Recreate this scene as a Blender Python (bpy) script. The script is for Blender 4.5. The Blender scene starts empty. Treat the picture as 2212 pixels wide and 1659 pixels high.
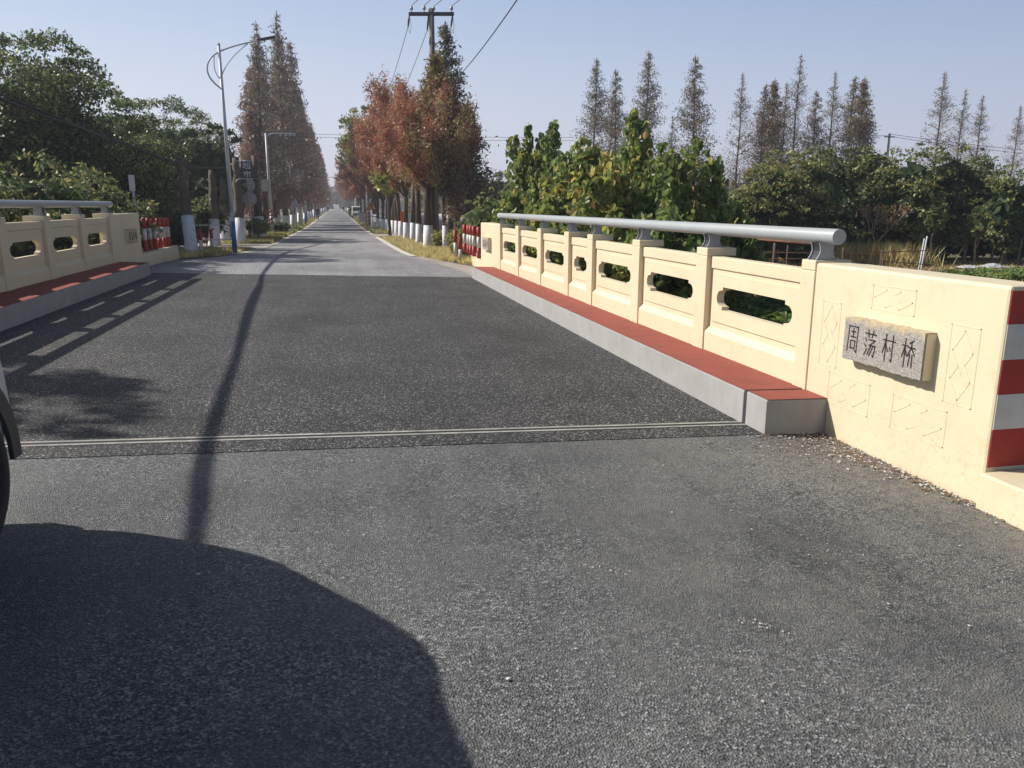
import bpy, bmesh, math, random
import numpy as np
from math import sin, cos, pi, radians as RD
from mathutils import Vector, Matrix
from mathutils.geometry import tessellate_polygon

S = bpy.context.scene
COL = S.collection
# ---------------------------------------------------------------- camera
F_PX, CXP, CYP = 1680.0, 1106.0, 829.5            # focal length and centre for a 2212 x 1659 picture
HC = 1.6
YAW, PITCH = RD(12.4), RD(12.956)
FW = np.array([sin(YAW)*cos(PITCH), cos(YAW)*cos(PITCH), -sin(PITCH)])
RT = np.array([cos(YAW), -sin(YAW), 0.0])
UP = np.cross(RT, FW)
cam = bpy.data.cameras.new('camera'); co = bpy.data.objects.new('camera', cam); COL.objects.link(co)
cam.sensor_width = 36.0; cam.sensor_fit = 'HORIZONTAL'; cam.lens = F_PX/2212*36
cam.clip_start = 0.05; cam.clip_end = 6000
co.matrix_world = Matrix(((RT[0], UP[0], -FW[0], 0), (RT[1], UP[1], -FW[1], 0), (RT[2], UP[2], -FW[2], HC), (0, 0, 0, 1)))
S.camera = co
# ---------------------------------------------------------------- sky and sun
SUN = Vector((-1.16, 0.55, 1.0)).normalized()
W = bpy.data.worlds.new('World'); S.world = W; W.use_nodes = True
nt = W.node_tree
bg = nt.nodes['Background']
sky = nt.nodes.new('ShaderNodeTexSky'); sky.sky_type = 'NISHITA'; sky.sun_disc = False
sky.sun_elevation = math.asin(SUN.z); sky.sun_rotation = math.atan2(SUN.x, SUN.y)
sky.air_density = 1.0; sky.dust_density = 3.0; sky.ozone_density = 2.0
# the pale winter haze of the lower sky, brighter towards the sun, over the Nishita zenith
def _n(t, **k):
    n = nt.nodes.new(t)
    for a, b in k.items(): setattr(n, a, b)
    return n
tc = _n('ShaderNodeTexCoord'); sx_ = _n('ShaderNodeSeparateXYZ'); nt.links.new(tc.outputs['Generated'], sx_.inputs[0])
def _ramp(src, stops, interp='LINEAR'):
    r = _n('ShaderNodeValToRGB'); nt.links.new(src, r.inputs[0]); e = r.color_ramp.elements; r.color_ramp.interpolation = interp
    while len(e) < len(stops): e.new(.5)
    for i, (p, c) in enumerate(stops): e[i].position = p; e[i].color = (c[0]*K_, c[1]*K_, c[2]*K_, 1)
    return r
K_ = 1.0
gl = _ramp(sx_.outputs[2], [(0.0, (.68, .675, .72)), (.12, (.60, .65, .75)), (.24, (.43, .53, .70)), (.5, (.12, .19, .38))])
gr_ = _ramp(sx_.outputs[2], [(0.0, (.50, .505, .575)), (.12, (.37, .43, .56)), (.24, (.23, .325, .50)), (.5, (.08, .14, .32))])
vm = _n('ShaderNodeVectorMath', operation='DOT_PRODUCT'); nt.links.new(tc.outputs['Generated'], vm.inputs[0]); vm.inputs[1].default_value = (SUN.x, SUN.y, 0)
mr_ = _n('ShaderNodeMapRange'); mr_.inputs[1].default_value = -.35; mr_.inputs[2].default_value = .75; nt.links.new(vm.outputs['Value'], mr_.inputs[0])
mx = _n('ShaderNodeMix', data_type='RGBA'); nt.links.new(mr_.outputs[0], mx.inputs[0]); nt.links.new(gr_.outputs[0], mx.inputs[6]); nt.links.new(gl.outputs[0], mx.inputs[7])
zs_ = _n('ShaderNodeVectorMath', operation='SCALE'); zs_.inputs[3].default_value = 0.55; nt.links.new(sky.outputs[0], zs_.inputs[0])
sc_ = _n('ShaderNodeVectorMath', operation='SCALE'); sc_.inputs[3].default_value = 10.0; nt.links.new(mx.outputs[2], sc_.inputs[0])
mf = _n('ShaderNodeMapRange'); mf.interpolation_type = 'SMOOTHSTEP'; mf.inputs[1].default_value = .28; mf.inputs[2].default_value = .55; nt.links.new(sx_.outputs[2], mf.inputs[0])
mx2 = _n('ShaderNodeMix', data_type='RGBA'); nt.links.new(mf.outputs[0], mx2.inputs[0]); nt.links.new(sc_.outputs[0], mx2.inputs[6]); nt.links.new(zs_.outputs[0], mx2.inputs[7])
nt.links.new(mx2.outputs[2], bg.inputs[0]); bg.inputs[1].default_value = 0.10
sd = bpy.data.lights.new('sun', 'SUN'); so = bpy.data.objects.new('sun', sd); COL.objects.link(so)
sd.energy = 5.0; sd.angle = RD(0.53); sd.color = (1.0, 0.945, 0.86)
so.rotation_euler = SUN.to_track_quat('Z', 'Y').to_euler(); so.location = (-20, 10, 30)
S.view_settings.view_transform = 'Standard'; S.view_settings.look = 'None'
S.view_settings.exposure = 0.3; S.view_settings.gamma = 1.0
S.render.engine = 'CYCLES'

rnd = random.Random(11)
# ---------------------------------------------------------------- terrain heights
def lerp(x, xs, ys): return float(np.interp(x, xs, ys))
def sm(t): t = max(0.0, min(1.0, t)); return t*t*(3-2*t)
def road_z(x, y):
    w = 1 - sm((y-20)/20)
    c = 0.033*(2.9-max(-5.6, min(3.4, x)))*w
    return c + lerp(y, [-50, 20, 28, 50, 72, 150, 400, 1000, 3000], [0, 0, -.05, -.25, -.45, -.5, -.4, -.2, 0])
def gz(x, y):
    z = road_z(x, y)
    if x > 3.5: z -= 0.65*sm((x-(3.7 if y < 19 else 5.2))/2.0) 
    if x < -4.4:
        k = sm((17.5-y)/2.0) * sm((y+3)/6)
        z -= 1.1*k*sm((-4.5-x)/1.2)
        z -= 0.25*sm((-7-x)/3)
    return z
def rayd(px, py): return FW + RT*(px-CXP)/F_PX - UP*(py-CYP)/F_PX
def gp(px, py, f=None):
    f = f or gz; d = rayd(px, py); z = 0.0
    for _ in range(30):
        t = (z-HC)/d[2]; p = d*t; z = 0.5*z+0.5*f(p[0], p[1])
    return p[0], p[1], f(p[0], p[1])
def dp(px, py, depth):                                   # point at a given distance along the view
    p = rayd(px, py)*depth; return p[0], p[1], p[2]+HC
# ---------------------------------------------------------------- object helpers
ORD = ['first', 'second', 'third', 'fourth', 'fifth', 'sixth', 'seventh', 'eighth', 'ninth', 'tenth', 'eleventh', 'twelfth',
       'thirteenth', 'fourteenth', 'fifteenth', 'sixteenth', 'seventeenth', 'eighteenth', 'nineteenth', 'twentieth',
       'twenty-first', 'twenty-second', 'twenty-third', 'twenty-fourth', 'twenty-fifth', 'twenty-sixth', 'twenty-seventh', 'twenty-eighth',
       'twenty-ninth', 'thirtieth']
def tag(o, label=None, cat=None, group=None, kind=None):
    if label: o['label'] = label
    if cat: o['category'] = cat
    if group: o['group'] = group
    if kind: o['kind'] = kind
    return o
def empty(name, loc, rz=0.0, label=None, cat=None, group=None):
    o = bpy.data.objects.new(name, None); COL.objects.link(o); o.location = loc; o.rotation_euler = (0, 0, rz)
    o.empty_display_size = 0.2
    return tag(o, label, cat, group)
def link(name, me, parent=None, loc=None):
    o = bpy.data.objects.new(name, me); COL.objects.link(o)
    if parent is not None: o.parent = parent
    if loc is not None: o.location = loc
    return o
class MB:
    def __init__(s): s.v = []; s.f = []; s.m = []; s.smooth = []
    def add(s, vs, fs, mi=0, sm_=False):
        b = len(s.v); s.v += [tuple(v) for v in vs]
        s.f += [tuple(i+b for i in f) for f in fs]; s.m += [mi]*len(fs); s.smooth += [sm_]*len(fs); return s
    def box(s, x0, x1, y0, y1, z0, z1, mi=0, zf=None):
        vs = [(x0, y0, z0), (x1, y0, z0), (x1, y1, z0), (x0, y1, z0), (x0, y0, z1), (x1, y0, z1), (x1, y1, z1), (x0, y1, z1)]
        if zf: vs = [(a, b, c+zf(a, b)) for a, b, c in vs]
        return s.add(vs, [(0, 3, 2, 1), (4, 5, 6, 7), (0, 1, 5, 4), (1, 2, 6, 5), (2, 3, 7, 6), (3, 0, 4, 7)], mi)
    def obox(s, c, ax, ay, az, mi=0):       # oriented box: centre and three half-axis vectors
        c, ax, ay, az = map(Vector, (c, ax, ay, az))
        vs = [c-ax-ay-az, c+ax-ay-az, c+ax+ay-az, c-ax+ay-az, c-ax-ay+az, c+ax-ay+az, c+ax+ay+az, c-ax+ay+az]
        return s.add(vs, [(0, 3, 2, 1), (4, 5, 6, 7), (0, 1, 5, 4), (1, 2, 6, 5), (2, 3, 7, 6), (3, 0, 4, 7)], mi)
    def tube(s, pts, rad, n=8, mi=0, cap=True):
        pts = [Vector(p) for p in pts]; m = len(pts)
        if not hasattr(rad, '__len__'): rad = [rad]*m
        vs = []; u = None
        for i, p in enumerate(pts):
            t = (pts[min(i+1, m-1)]-pts[max(i-1, 0)])
            t = t.normalized() if t.length > 1e-9 else Vector((0, 0, 1))
            if u is None: u = t.orthogonal().normalized()
            else:
                u = (u-t*u.dot(t)); u = u.normalized() if u.length > 1e-6 else t.orthogonal().normalized()
            w = t.cross(u)
            for k in range(n):
                a = 2*pi*k/n; vs.append(p+(u*cos(a)+w*sin(a))*rad[i])
        fs = [(i*n+k, i*n+(k+1) % n, (i+1)*n+(k+1) % n, (i+1)*n+k) for i in range(m-1) for k in range(n)]
        s.add(vs, fs, mi, True)
        if cap:
            b = len(s.v)-len(vs)
            s.f.append(tuple(b+k for k in reversed(range(n)))); s.m.append(mi); s.smooth.append(False)
            s.f.append(tuple(b+(m-1)*n+k for k in range(n))); s.m.append(mi); s.smooth.append(False)
        return s
    def prism(s, outer, holes, fn, d0, d1, mi=0):   # 2D loops -> solid between depths d0,d1; fn(u,v,d)->xyz
        loops = [list(outer)]+[list(h) for h in holes]
        flat = [p for l in loops for p in l]; n = len(flat)
        tri = tessellate_polygon([[Vector((a, b, 0)) for a, b in l] for l in loops])
        vs = [fn(a, b, d0) for a, b in flat]+[fn(a, b, d1) for a, b in flat]
        fs = [tuple(t) for t in tri]+[tuple(i+n for i in reversed(t)) for t in tri]
        b = 0
        for l in loops:
            k = len(l)
            for i in range(k):
                j = (i+1) % k; fs.append((b+i, b+j, b+j+n, b+i+n))
            b += k
        return s.add(vs, fs, mi)
    def build(s, name, mats, parent=None, loc=None, bevel=0.0, fix=True):
        me = bpy.data.meshes.new(name); me.from_pydata(s.v, [], s.f); me.update()
        if not isinstance(mats, (list, tuple)): mats = [mats]
        for m in mats: me.materials.append(m)
        me.polygons.foreach_set('material_index', s.m); me.polygons.foreach_set('use_smooth', s.smooth)
        if fix:
            bm = bmesh.new(); bm.from_mesh(me)
            bmesh.ops.recalc_face_normals(bm, faces=bm.faces); bm.to_mesh(me); bm.free()
        o = link(name, me, parent, loc)
        if bevel:
            md = o.modifiers.new('bevel', 'BEVEL'); md.width = bevel; md.segments = 2; md.limit_method = 'ANGLE'; md.angle_limit = RD(40)
        return o
def np_mesh(name, V, nper, mats, mi=None, smooth=False):
    """V: (N*nper,3) vertices, every nper consecutive form one face"""
    n = len(V)//nper; me = bpy.data.meshes.new(name)
    me.vertices.add(n*nper); me.vertices.foreach_set('co', np.ascontiguousarray(V, dtype=np.float32).ravel())
    me.loops.add(n*nper); me.loops.foreach_set('vertex_index', np.arange(n*nper, dtype=np.int32))
    me.polygons.add(n); me.polygons.foreach_set('loop_start', np.arange(0, n*nper, nper, dtype=np.int32))
    if mi is not None: me.polygons.foreach_set('material_index', np.asarray(mi, dtype=np.int32))
    for m in mats: me.materials.append(m)
    me.update(calc_edges=True); me.validate()
    return me
# ---------------------------------------------------------------- materials
def new_mat(name):
    m = bpy.data.materials.new(name); m.use_nodes = True; N = m.node_tree.nodes; L = m.node_tree.links
    return m, N, L, N['Principled BSDF']
def rgba(c): return (c[0], c[1], c[2], 1.0)
def noise(N, L, scale, detail=4, rough=0.6, coord=None, vec=None):
    n = N.new('ShaderNodeTexNoise'); n.inputs['Scale'].default_value = scale; n.inputs['Detail'].default_value = detail
    n.inputs['Roughness'].default_value = rough
    if vec is not None: L.new(vec, n.inputs['Vector'])
    else:
        g = N.new('ShaderNodeNewGeometry'); L.new(g.outputs['Position'], n.inputs['Vector'])
    return n
def ramp(N, L, src, stops):
    r = N.new('ShaderNodeValToRGB'); L.new(src, r.inputs[0]); e = r.color_ramp.elements
    while len(e) < len(stops): e.new(0.5)
    for i, (p, c) in enumerate(stops): e[i].position = p; e[i].color = rgba(c) if len(c) == 3 else c
    return r
def mix(N, L, a, b, fac, mode='MIX'):
    m = N.new('ShaderNodeMix'); m.data_type = 'RGBA'; m.blend_type = mode
    for k, v in ((0, fac), (6, a), (7, b)):
        if isinstance(v, (int, float)): m.inputs[k].default_value = v
        elif isinstance(v, (tuple, list)): m.inputs[k].default_value = rgba(v)
        else: L.new(v, m.inputs[k])
    return m.outputs[2]
def bump(N, L, P, h, strength, dist):
    b = N.new('ShaderNodeBump'); b.inputs['Strength'].default_value = strength; b.inputs['Distance'].default_value = dist
    L.new(h, b.inputs['Height']); L.new(b.outputs[0], P.inputs['Normal'])
def simple(name, c, rough=0.7, var=0.12, scale=6.0, metal=0.0, bmp=0.0, bscale=60, fine=0.0):
    m, N, L, P = new_mat(name)
    n = noise(N, L, scale, 5)
    lo = tuple(x*(1-var) for x in c); hi = tuple(min(1, x*(1+var)) for x in c)
    r = ramp(N, L, n.outputs[0], [(0.3, lo), (0.7, hi)]); out = r.outputs[0]
    if fine:
        n2 = noise(N, L, bscale*1.7, 3); r2 = ramp(N, L, n2.outputs[0], [(0.35, (1-fine,)*3), (0.65, (1, 1, 1))])
        out = mix(N, L, out, r2.outputs[0], 1.0, 'MULTIPLY')
    L.new(out, P.inputs['Base Color']); P.inputs['Roughness'].default_value = rough; P.inputs['Metallic'].default_value = metal
    if bmp:
        n3 = noise(N, L, bscale, 4); bump(N, L, P, n3.outputs[0], bmp, 0.004)
    return m
def leafmat(name, c, trans=0.3, rough=0.42, var=0.35):
    c = tuple(min(.7, x*(1.7 if name.startswith('leaf') else 1.25)) for x in c); trans = min(.45, trans+.08)
    m, N, L, P = new_mat(name)
    n = noise(N, L, 1.7, 3); g = N.new('ShaderNodeObjectInfo')
    r = ramp(N, L, n.outputs[0], [(0.3, tuple(x*(1-var) for x in c)), (0.7, tuple(x*(1+var) for x in c))])
    L.new(r.outputs[0], P.inputs['Base Color']); P.inputs['Roughness'].default_value = rough
    P.inputs['Specular IOR Level'].default_value = 0.28
    t = N.new('ShaderNodeBsdfTranslucent'); L.new(r.outputs[0], t.inputs[0])
    ms = N.new('ShaderNodeMixShader'); ms.inputs[0].default_value = trans
    L.new(P.outputs[0], ms.inputs[1]); L.new(t.outputs[0], ms.inputs[2]); L.new(ms.outputs[0], N['Material Output'].inputs[0])
    return m
def asphalt(name, dark, light, thr, big, scale=170, mid=.38, dust=None):
    m, N, L, P = new_mat(name); g = N.new('ShaderNodeNewGeometry')
    v = N.new('ShaderNodeTexVoronoi'); v.inputs['Scale'].default_value = scale; L.new(g.outputs['Position'], v.inputs['Vector'])
    sp = N.new('ShaderNodeSeparateColor'); L.new(v.outputs['Color'], sp.inputs[0])
    r = ramp(N, L, sp.outputs[0], [(0.0, dark), (thr, tuple(a*2+b*mid for a, b in zip(dark, light))), (1.0, light)])
    n1 = noise(N, L, scale*0.45, 3, 0.7)
    r1 = ramp(N, L, n1.outputs[0], [(0.35, (.55,)*3), (0.65, (1.25,)*3)])
    c = mix(N, L, r.outputs[0], r1.outputs[0], 1.0, 'MULTIPLY')
    if dust:      # patches where fines fill the texture
        nf = noise(N, L, .9, 6, .7); rf = ramp(N, L, nf.outputs[0], [(.42, (0, 0, 0)), (.62, (.72, .72, .72))])
        c = mix(N, L, c, (.105, .108, .110), rf.outputs[0])
    n2 = noise(N, L, big, 6, 0.65)
    r2 = ramp(N, L, n2.outputs[0], [(0.32, (.68,)*3), (0.5, (1.0,)*3), (0.72, (1.28, 1.27, 1.24))])
    c = mix(N, L, c, r2.outputs[0], 1.0, 'MULTIPLY')
    mp = N.new('ShaderNodeMapping'); mp.inputs['Scale'].default_value = (2.0, .16, 1); L.new(g.outputs['Position'], mp.inputs[0])
    ns = noise(N, L, 1.0, 5, .7, vec=mp.outputs[0]); rs = ramp(N, L, ns.outputs[0], [(.3, (.84,)*3), (.7, (1.16,)*3)])
    c = mix(N, L, c, rs.outputs[0], 1.0, 'MULTIPLY')
    if dust:
        n3 = noise(N, L, 1.1, 8, 0.75); n4 = noise(N, L, 14, 5, 0.7)
        a = N.new('ShaderNodeMath'); a.operation = 'MULTIPLY'; L.new(n3.outputs[0], a.inputs[0]); L.new(n4.outputs[0], a.inputs[1])
        sx = N.new('ShaderNodeSeparateXYZ'); L.new(g.outputs['Position'], sx.inputs[0])
        mr = N.new('ShaderNodeMapRange'); mr.inputs[1].default_value = 0.3; mr.inputs[2].default_value = 3.4
        mr.inputs[3].default_value = 0.12; mr.inputs[4].default_value = 1.15; L.new(sx.outputs[0], mr.inputs[0])
        rr = ramp(N, L, a.outputs[0], [(0.20, (0, 0, 0)), (0.36, (1, 1, 1))])
        b = N.new('ShaderNodeMath'); b.operation = 'MULTIPLY'; L.new(rr.outputs[0], b.inputs[0]); L.new(mr.outputs[0], b.inputs[1])
        b2 = N.new('ShaderNodeMath'); b2.operation = 'MULTIPLY'; L.new(b.outputs[0], b2.inputs[0]); b2.inputs[1].default_value = 0.75; b2.use_clamp = True
        c = mix(N, L, c, dust, b2.outputs[0])
        # small pale specks
        v3 = N.new('ShaderNodeTexVoronoi'); v3.inputs['Scale'].default_value = 9.0; L.new(g.outputs['Position'], v3.inputs['Vector'])
        n5 = noise(N, L, 60, 3)
        ad = N.new('ShaderNodeMath'); ad.operation = 'ADD'; L.new(v3.outputs['Distance'], ad.inputs[0])
        m5 = N.new('ShaderNodeMath'); m5.operation = 'MULTIPLY'; L.new(n5.outputs[0], m5.inputs[0]); m5.inputs[1].default_value = 0.16; L.new(m5.outputs[0], ad.inputs[1])
        s5 = N.new('ShaderNodeSeparateColor'); L.new(v3.outputs['Color'], s5.inputs[0])
        lt = N.new('ShaderNodeMath'); lt.operation = 'LESS_THAN'; L.new(ad.outputs[0], lt.inputs[0]); lt.inputs[1].default_value = 0.125
        gt = N.new('ShaderNodeMath'); gt.operation = 'GREATER_THAN'; L.new(s5.outputs[1], gt.inputs[0]); gt.inputs[1].default_value = 0.94
        mu = N.new('ShaderNodeMath'); mu.operation = 'MULTIPLY'; L.new(lt.outputs[0], mu.inputs[0]); L.new(gt.outputs[0], mu.inputs[1])
        mu2 = N.new('ShaderNodeMath'); mu2.operation = 'MULTIPLY'; L.new(mu.outputs[0], mu2.inputs[0]); mu2.inputs[1].default_value = 0.35
        c = mix(N, L, c, (.42, .40, .38), mu2.outputs[0])
    L.new(c, P.inputs['Base Color']); P.inputs['Roughness'].default_value = 0.65
    P.inputs['Specular IOR Level'].default_value = 0.3
    bump(N, L, P, v.outputs['Distance'], 0.9, 0.006)
    return m

M = {}
M['deck'] = asphalt('deck_asphalt', (.005, .005, .0055), (.55, .54, .53), 0.87, 0.8, 140, mid=.12)
M['old'] = asphalt('old_asphalt', (.037, .040, .042), (.34, .345, .345), 0.74, 0.55, 125, mid=.24, dust=(.195, .180, .152))
M['far'] = asphalt('worn_asphalt', (.125, .125, .13), (.30, .30, .305), 0.6, 0.22, 60, mid=.38)
M['concrete_pave'] = simple('pale_concrete', (.36, .33, .29), .85, .22, 1.6, bmp=.4, bscale=60, fine=.25)
M['line'] = simple('edge_strip', (.62, .58, .50), .8, .15, 3, fine=.2)
# cream paint with faint stains
def cream():
    m, N, L, P = new_mat('cream_paint')
    n = noise(N, L, 2.2, 6, 0.65); r = ramp(N, L, n.outputs[0], [(0.3, (.63, .545, .375)), (0.6, (.67, .585, .41)), (0.8, (.66, .585, .43))])
    n2 = noise(N, L, 9, 6, 0.8); r2 = ramp(N, L, n2.outputs[0], [(0.56, (1, 1, 1)), (0.76, (.84, .79, .72))])
    c = mix(N, L, r.outputs[0], r2.outputs[0], 1.0, 'MULTIPLY')
    g = N.new('ShaderNodeNewGeometry'); sx = N.new('ShaderNodeSeparateXYZ'); L.new(g.outputs['Position'], sx.inputs[0])
    n3 = noise(N, L, 24, 5, 0.8)
    mr = N.new('ShaderNodeMapRange'); mr.inputs[1].default_value = 0.36; mr.inputs[2].default_value = 0.22; L.new(sx.outputs[2], mr.inputs[0])
    r3 = ramp(N, L, n3.outputs[0], [(0.54, (0, 0, 0)), (0.66, (1, 1, 1))])
    mu = N.new('ShaderNodeMath'); mu.operation = 'MULTIPLY'; L.new(r3.outputs[0], mu.inputs[0]); L.new(mr.outputs[0], mu.inputs[1])
    mu2 = N.new('ShaderNodeMath'); mu2.operation = 'MULTIPLY'; L.new(mu.outputs[0], mu2.inputs[0]); mu2.inputs[1].default_value = 0.4
    c = mix(N, L, c, (.55, .30, .18), mu2.outputs[0])
    L.new(c, P.inputs['Base Color']); P.inputs['Roughness'].default_value = 0.55
    n4 = noise(N, L, 22, 7, 0.75); bump(N, L, P, n4.outputs[0], 0.35, 0.008)
    return m
M['cream'] = cream()
M['lip'] = simple('dull_steel_lip', (.40, .385, .35), .7, .35, 9, fine=.35)
def kerbm():
    m, N, L, P = new_mat('kerb_grey_paint'); n = noise(N, L, 3.2, 7, .7); r = ramp(N, L, n.outputs[0], [(.3, (.29, .285, .28)), (.7, (.36, .355, .35))])
    g = N.new('ShaderNodeNewGeometry'); mp = N.new('ShaderNodeMapping'); mp.inputs['Scale'].default_value = (9, 9, 1.1); L.new(g.outputs['Position'], mp.inputs[0])
    n2 = noise(N, L, 1.6, 6, .75, vec=mp.outputs[0]); r2 = ramp(N, L, n2.outputs[0], [(.50, (1, 1, 1)), (.75, (.90, .88, .85))])
    c = mix(N, L, r.outputs[0], r2.outputs[0], 1.0, 'MULTIPLY'); n3 = noise(N, L, 30, 6, .8); r3 = ramp(N, L, n3.outputs[0], [(.66, (0, 0, 0)), (.70, (.8, .8, .8))])
    c = mix(N, L, c, (.17, .16, .15), r3.outputs[0]); L.new(c, P.inputs['Base Color']); P.inputs['Roughness'].default_value = .78
    n4 = noise(N, L, 45, 6, .7); bump(N, L, P, n4.outputs[0], .35, .005); return m
M['kerb'] = kerbm()
M['redtop'] = simple('red_rubber_surface', (.33, .080, .055), .95, .12, 5, bmp=1.0, bscale=170, fine=.45)
M['pipe'] = simple('grey_pipe_paint', (.34, .37, .38), .38, .06, 3)
M['bracket'] = simple('dark_bracket_paint', (.028, .030, .038), .5, .1, 5)
M['bracket_edge'] = simple('bracket_plate', (.26, .28, .30), .45, .1, 5)
def worn(name, c, chip):
    m, N, L, P = new_mat(name); n = noise(N, L, 3.5, 6, .7); r = ramp(N, L, n.outputs[0], [(.3, tuple(x*.78 for x in c)), (.7, tuple(min(1, x*1.12) for x in c))])
    n2 = noise(N, L, 21, 7, .8); r2 = ramp(N, L, n2.outputs[0], [(.655, (0, 0, 0)), (.69, (1, 1, 1))]); o = mix(N, L, r.outputs[0], chip, r2.outputs[0])
    L.new(o, P.inputs['Base Color']); P.inputs['Roughness'].default_value = .6; n3 = noise(N, L, 40, 5); bump(N, L, P, n3.outputs[0], .25, .004); return m
M['red'] = worn('red_paint', (.40, .040, .028), (.42, .22, .16))
M['white'] = worn('white_paint', (.66, .64, .60), (.42, .38, .34))
M['black'] = simple('black_stuff', (.012, .012, .013), .8, .2, 8)
def stone():
    m, N, L, P = new_mat('engraved_stone'); g = N.new('ShaderNodeNewGeometry')
    v = N.new('ShaderNodeTexVoronoi'); v.inputs['Scale'].default_value = 260; L.new(g.outputs['Position'], v.inputs['Vector'])
    sp = N.new('ShaderNodeSeparateColor'); L.new(v.outputs['Color'], sp.inputs[0])
    r = ramp(N, L, sp.outputs[0], [(0, (.13, .115, .105)), (.5, (.30, .275, .25)), (1, (.52, .49, .45))])
    n = noise(N, L, 16, 6, .75); sx = N.new('ShaderNodeSeparateXYZ'); L.new(g.outputs['Position'], sx.inputs[0])
    mr = N.new('ShaderNodeMapRange'); mr.inputs[1].default_value = .74; mr.inputs[2].default_value = .87; L.new(sx.outputs[2], mr.inputs[0])
    mu = N.new('ShaderNodeMath'); mu.operation = 'MULTIPLY'; L.new(n.outputs[0], mu.inputs[0]); L.new(mr.outputs[0], mu.inputs[1])
    r2 = ramp(N, L, mu.outputs[0], [(.34, (0, 0, 0)), (.56, (.8, .8, .8))])
    c = mix(N, L, r.outputs[0], (.58, .46, .26), r2.outputs[0]); L.new(c, P.inputs['Base Color']); P.inputs['Roughness'].default_value = .85
    bump(N, L, P, v.outputs['Distance'], .5, .004); return m
M['stone'] = stone()
M['engrave'] = simple('engraved_stroke', (.035, .03, .028), .9, .3, 40)
M['soil'] = None
def soil():
    m, N, L, P = new_mat('soil_and_turf'); n = noise(N, L, .35, 8, .7); n2 = noise(N, L, 9, 6, .75)
    r = ramp(N, L, n.outputs[0], [(.35, (.075, .058, .035)), (.5, (.12, .095, .055)), (.65, (.085, .09, .035))])
    r2 = ramp(N, L, n2.outputs[0], [(.3, (.55,)*3), (.7, (1.35,)*3)])
    c = mix(N, L, r.outputs[0], r2.outputs[0], 1.0, 'MULTIPLY'); L.new(c, P.inputs['Base Color']); P.inputs['Roughness'].default_value = .95
    bump(N, L, P, n2.outputs[0], .8, .05); return m
M['soil'] = soil()
def bark(name, c):
    m, N, L, P = new_mat(name); g = N.new('ShaderNodeNewGeometry'); mp = N.new('ShaderNodeMapping'); mp.inputs['Scale'].default_value = (14, 14, 2.2)
    L.new(g.outputs['Position'], mp.inputs[0]); n = noise(N, L, 1.5, 6, .75, vec=mp.outputs[0])
    r = ramp(N, L, n.outputs[0], [(.3, tuple(x*.5 for x in c)), (.7, tuple(x*1.5 for x in c))]); L.new(r.outputs[0], P.inputs['Base Color'])
    P.inputs['Roughness'].default_value = .9; bump(N, L, P, n.outputs[0], .9, .03); return m
M['bark'] = bark('bark', (.105, .075, .055)); M['bark_grey'] = bark('grey_bark', (.115, .088, .068)); M['twig'] = simple('pale_twig', (.27, .20, .16), .85, .3, 5)
def whitewash():
    m, N, L, P = new_mat('whitewash'); g = N.new('ShaderNodeNewGeometry'); mp = N.new('ShaderNodeMapping'); mp.inputs['Scale'].default_value = (14, 14, 2.5)
    L.new(g.outputs['Position'], mp.inputs[0]); n = noise(N, L, 1.6, 6, .75, vec=mp.outputs[0])
    r = ramp(N, L, n.outputs[0], [(.33, (.34, .32, .31)), (.43, (.74, .74, .75)), (.7, (.87, .87, .87))]); L.new(r.outputs[0], P.inputs['Base Color'])
    P.inputs['Roughness'].default_value = .9; bump(N, L, P, n.outputs[0], .9, .03); return m
M['whitewash'] = whitewash()
M['g_dark'] = leafmat('leaf_dark_green', (.036, .056, .026)); M['g_mid'] = leafmat('leaf_green', (.105, .135, .050)); M['g_olive'] = leafmat('leaf_olive', (.20, .185, .07))
M['g_yellow'] = leafmat('leaf_yellow_green', (.23, .24, .055), .3); M['g_bright'] = leafmat('leaf_bright_green', (.105, .160, .045), .35); M['y_brown'] = leafmat('leaf_tan', (.36, .24, .10))
M['rust'] = leafmat('needle_rust', (.34, .125, .075), .25); M['rust2'] = leafmat('needle_brown', (.23, .12, .082), .25); M['rust3'] = leafmat('needle_tan', (.27, .175, .105), .25)
M['ngreen'] = leafmat('needle_green', (.105, .115, .065), .2); M['nbrown'] = leafmat('needle_grey_brown', (.215, .165, .13), .2)
M['b_mid'] = leafmat('leaf_broad_green', (.080, .108, .036), .35, .38); M['b_bright'] = leafmat('leaf_broad_bright', (.125, .17, .050), .38, .38); M['b_yellow'] = leafmat('leaf_broad_yellow', (.25, .24, .065), .35, .4)
M['straw'] = leafmat('dry_grass', (.60, .44, .19), .3); M['straw2'] = leafmat('pale_dry_grass', (.66, .55, .29), .3); M['grass'] = leafmat('green_grass', (.19, .22, .07), .3)
M['redtip'] = leafmat('red_stem', (.20, .06, .04), .2)
M['galv'] = simple('white_coated_steel', (.52, .54, .56), .45, .08, 3); M['blue'] = simple('blue_paint', (.035, .13, .33), .5, .12, 4)
M['signback'] = simple('grey_sign_back', (.40, .40, .41), .6, .1, 4); M['darkmetal'] = simple('dark_metal', (.05, .05, .055), .55, .2, 6)
M['cable'] = simple('black_cable', (.02, .02, .02), .7, .2, 6); M['poleconc'] = simple('concrete_pole', (.20, .175, .15), .85, .2, 4, bmp=.2)
M['porcelain'] = simple('insulator', (.45, .42, .40), .35, .15, 9); M['box'] = simple('pale_box', (.52, .50, .44), .6, .08, 4)
M['wall_w'] = simple('white_render', (.62, .63, .64), .85, .12, 1.2, bmp=.2); M['wall_b'] = simple('blue_grey_render', (.40, .50, .58), .85, .08, 1.2)
M['roof'] = simple('dark_roof_tile', (.07, .065, .065), .85, .25, 3, bmp=.6, bscale=20); M['roofred'] = simple('red_roof', (.30, .10, .07), .85, .2, 3)
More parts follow.
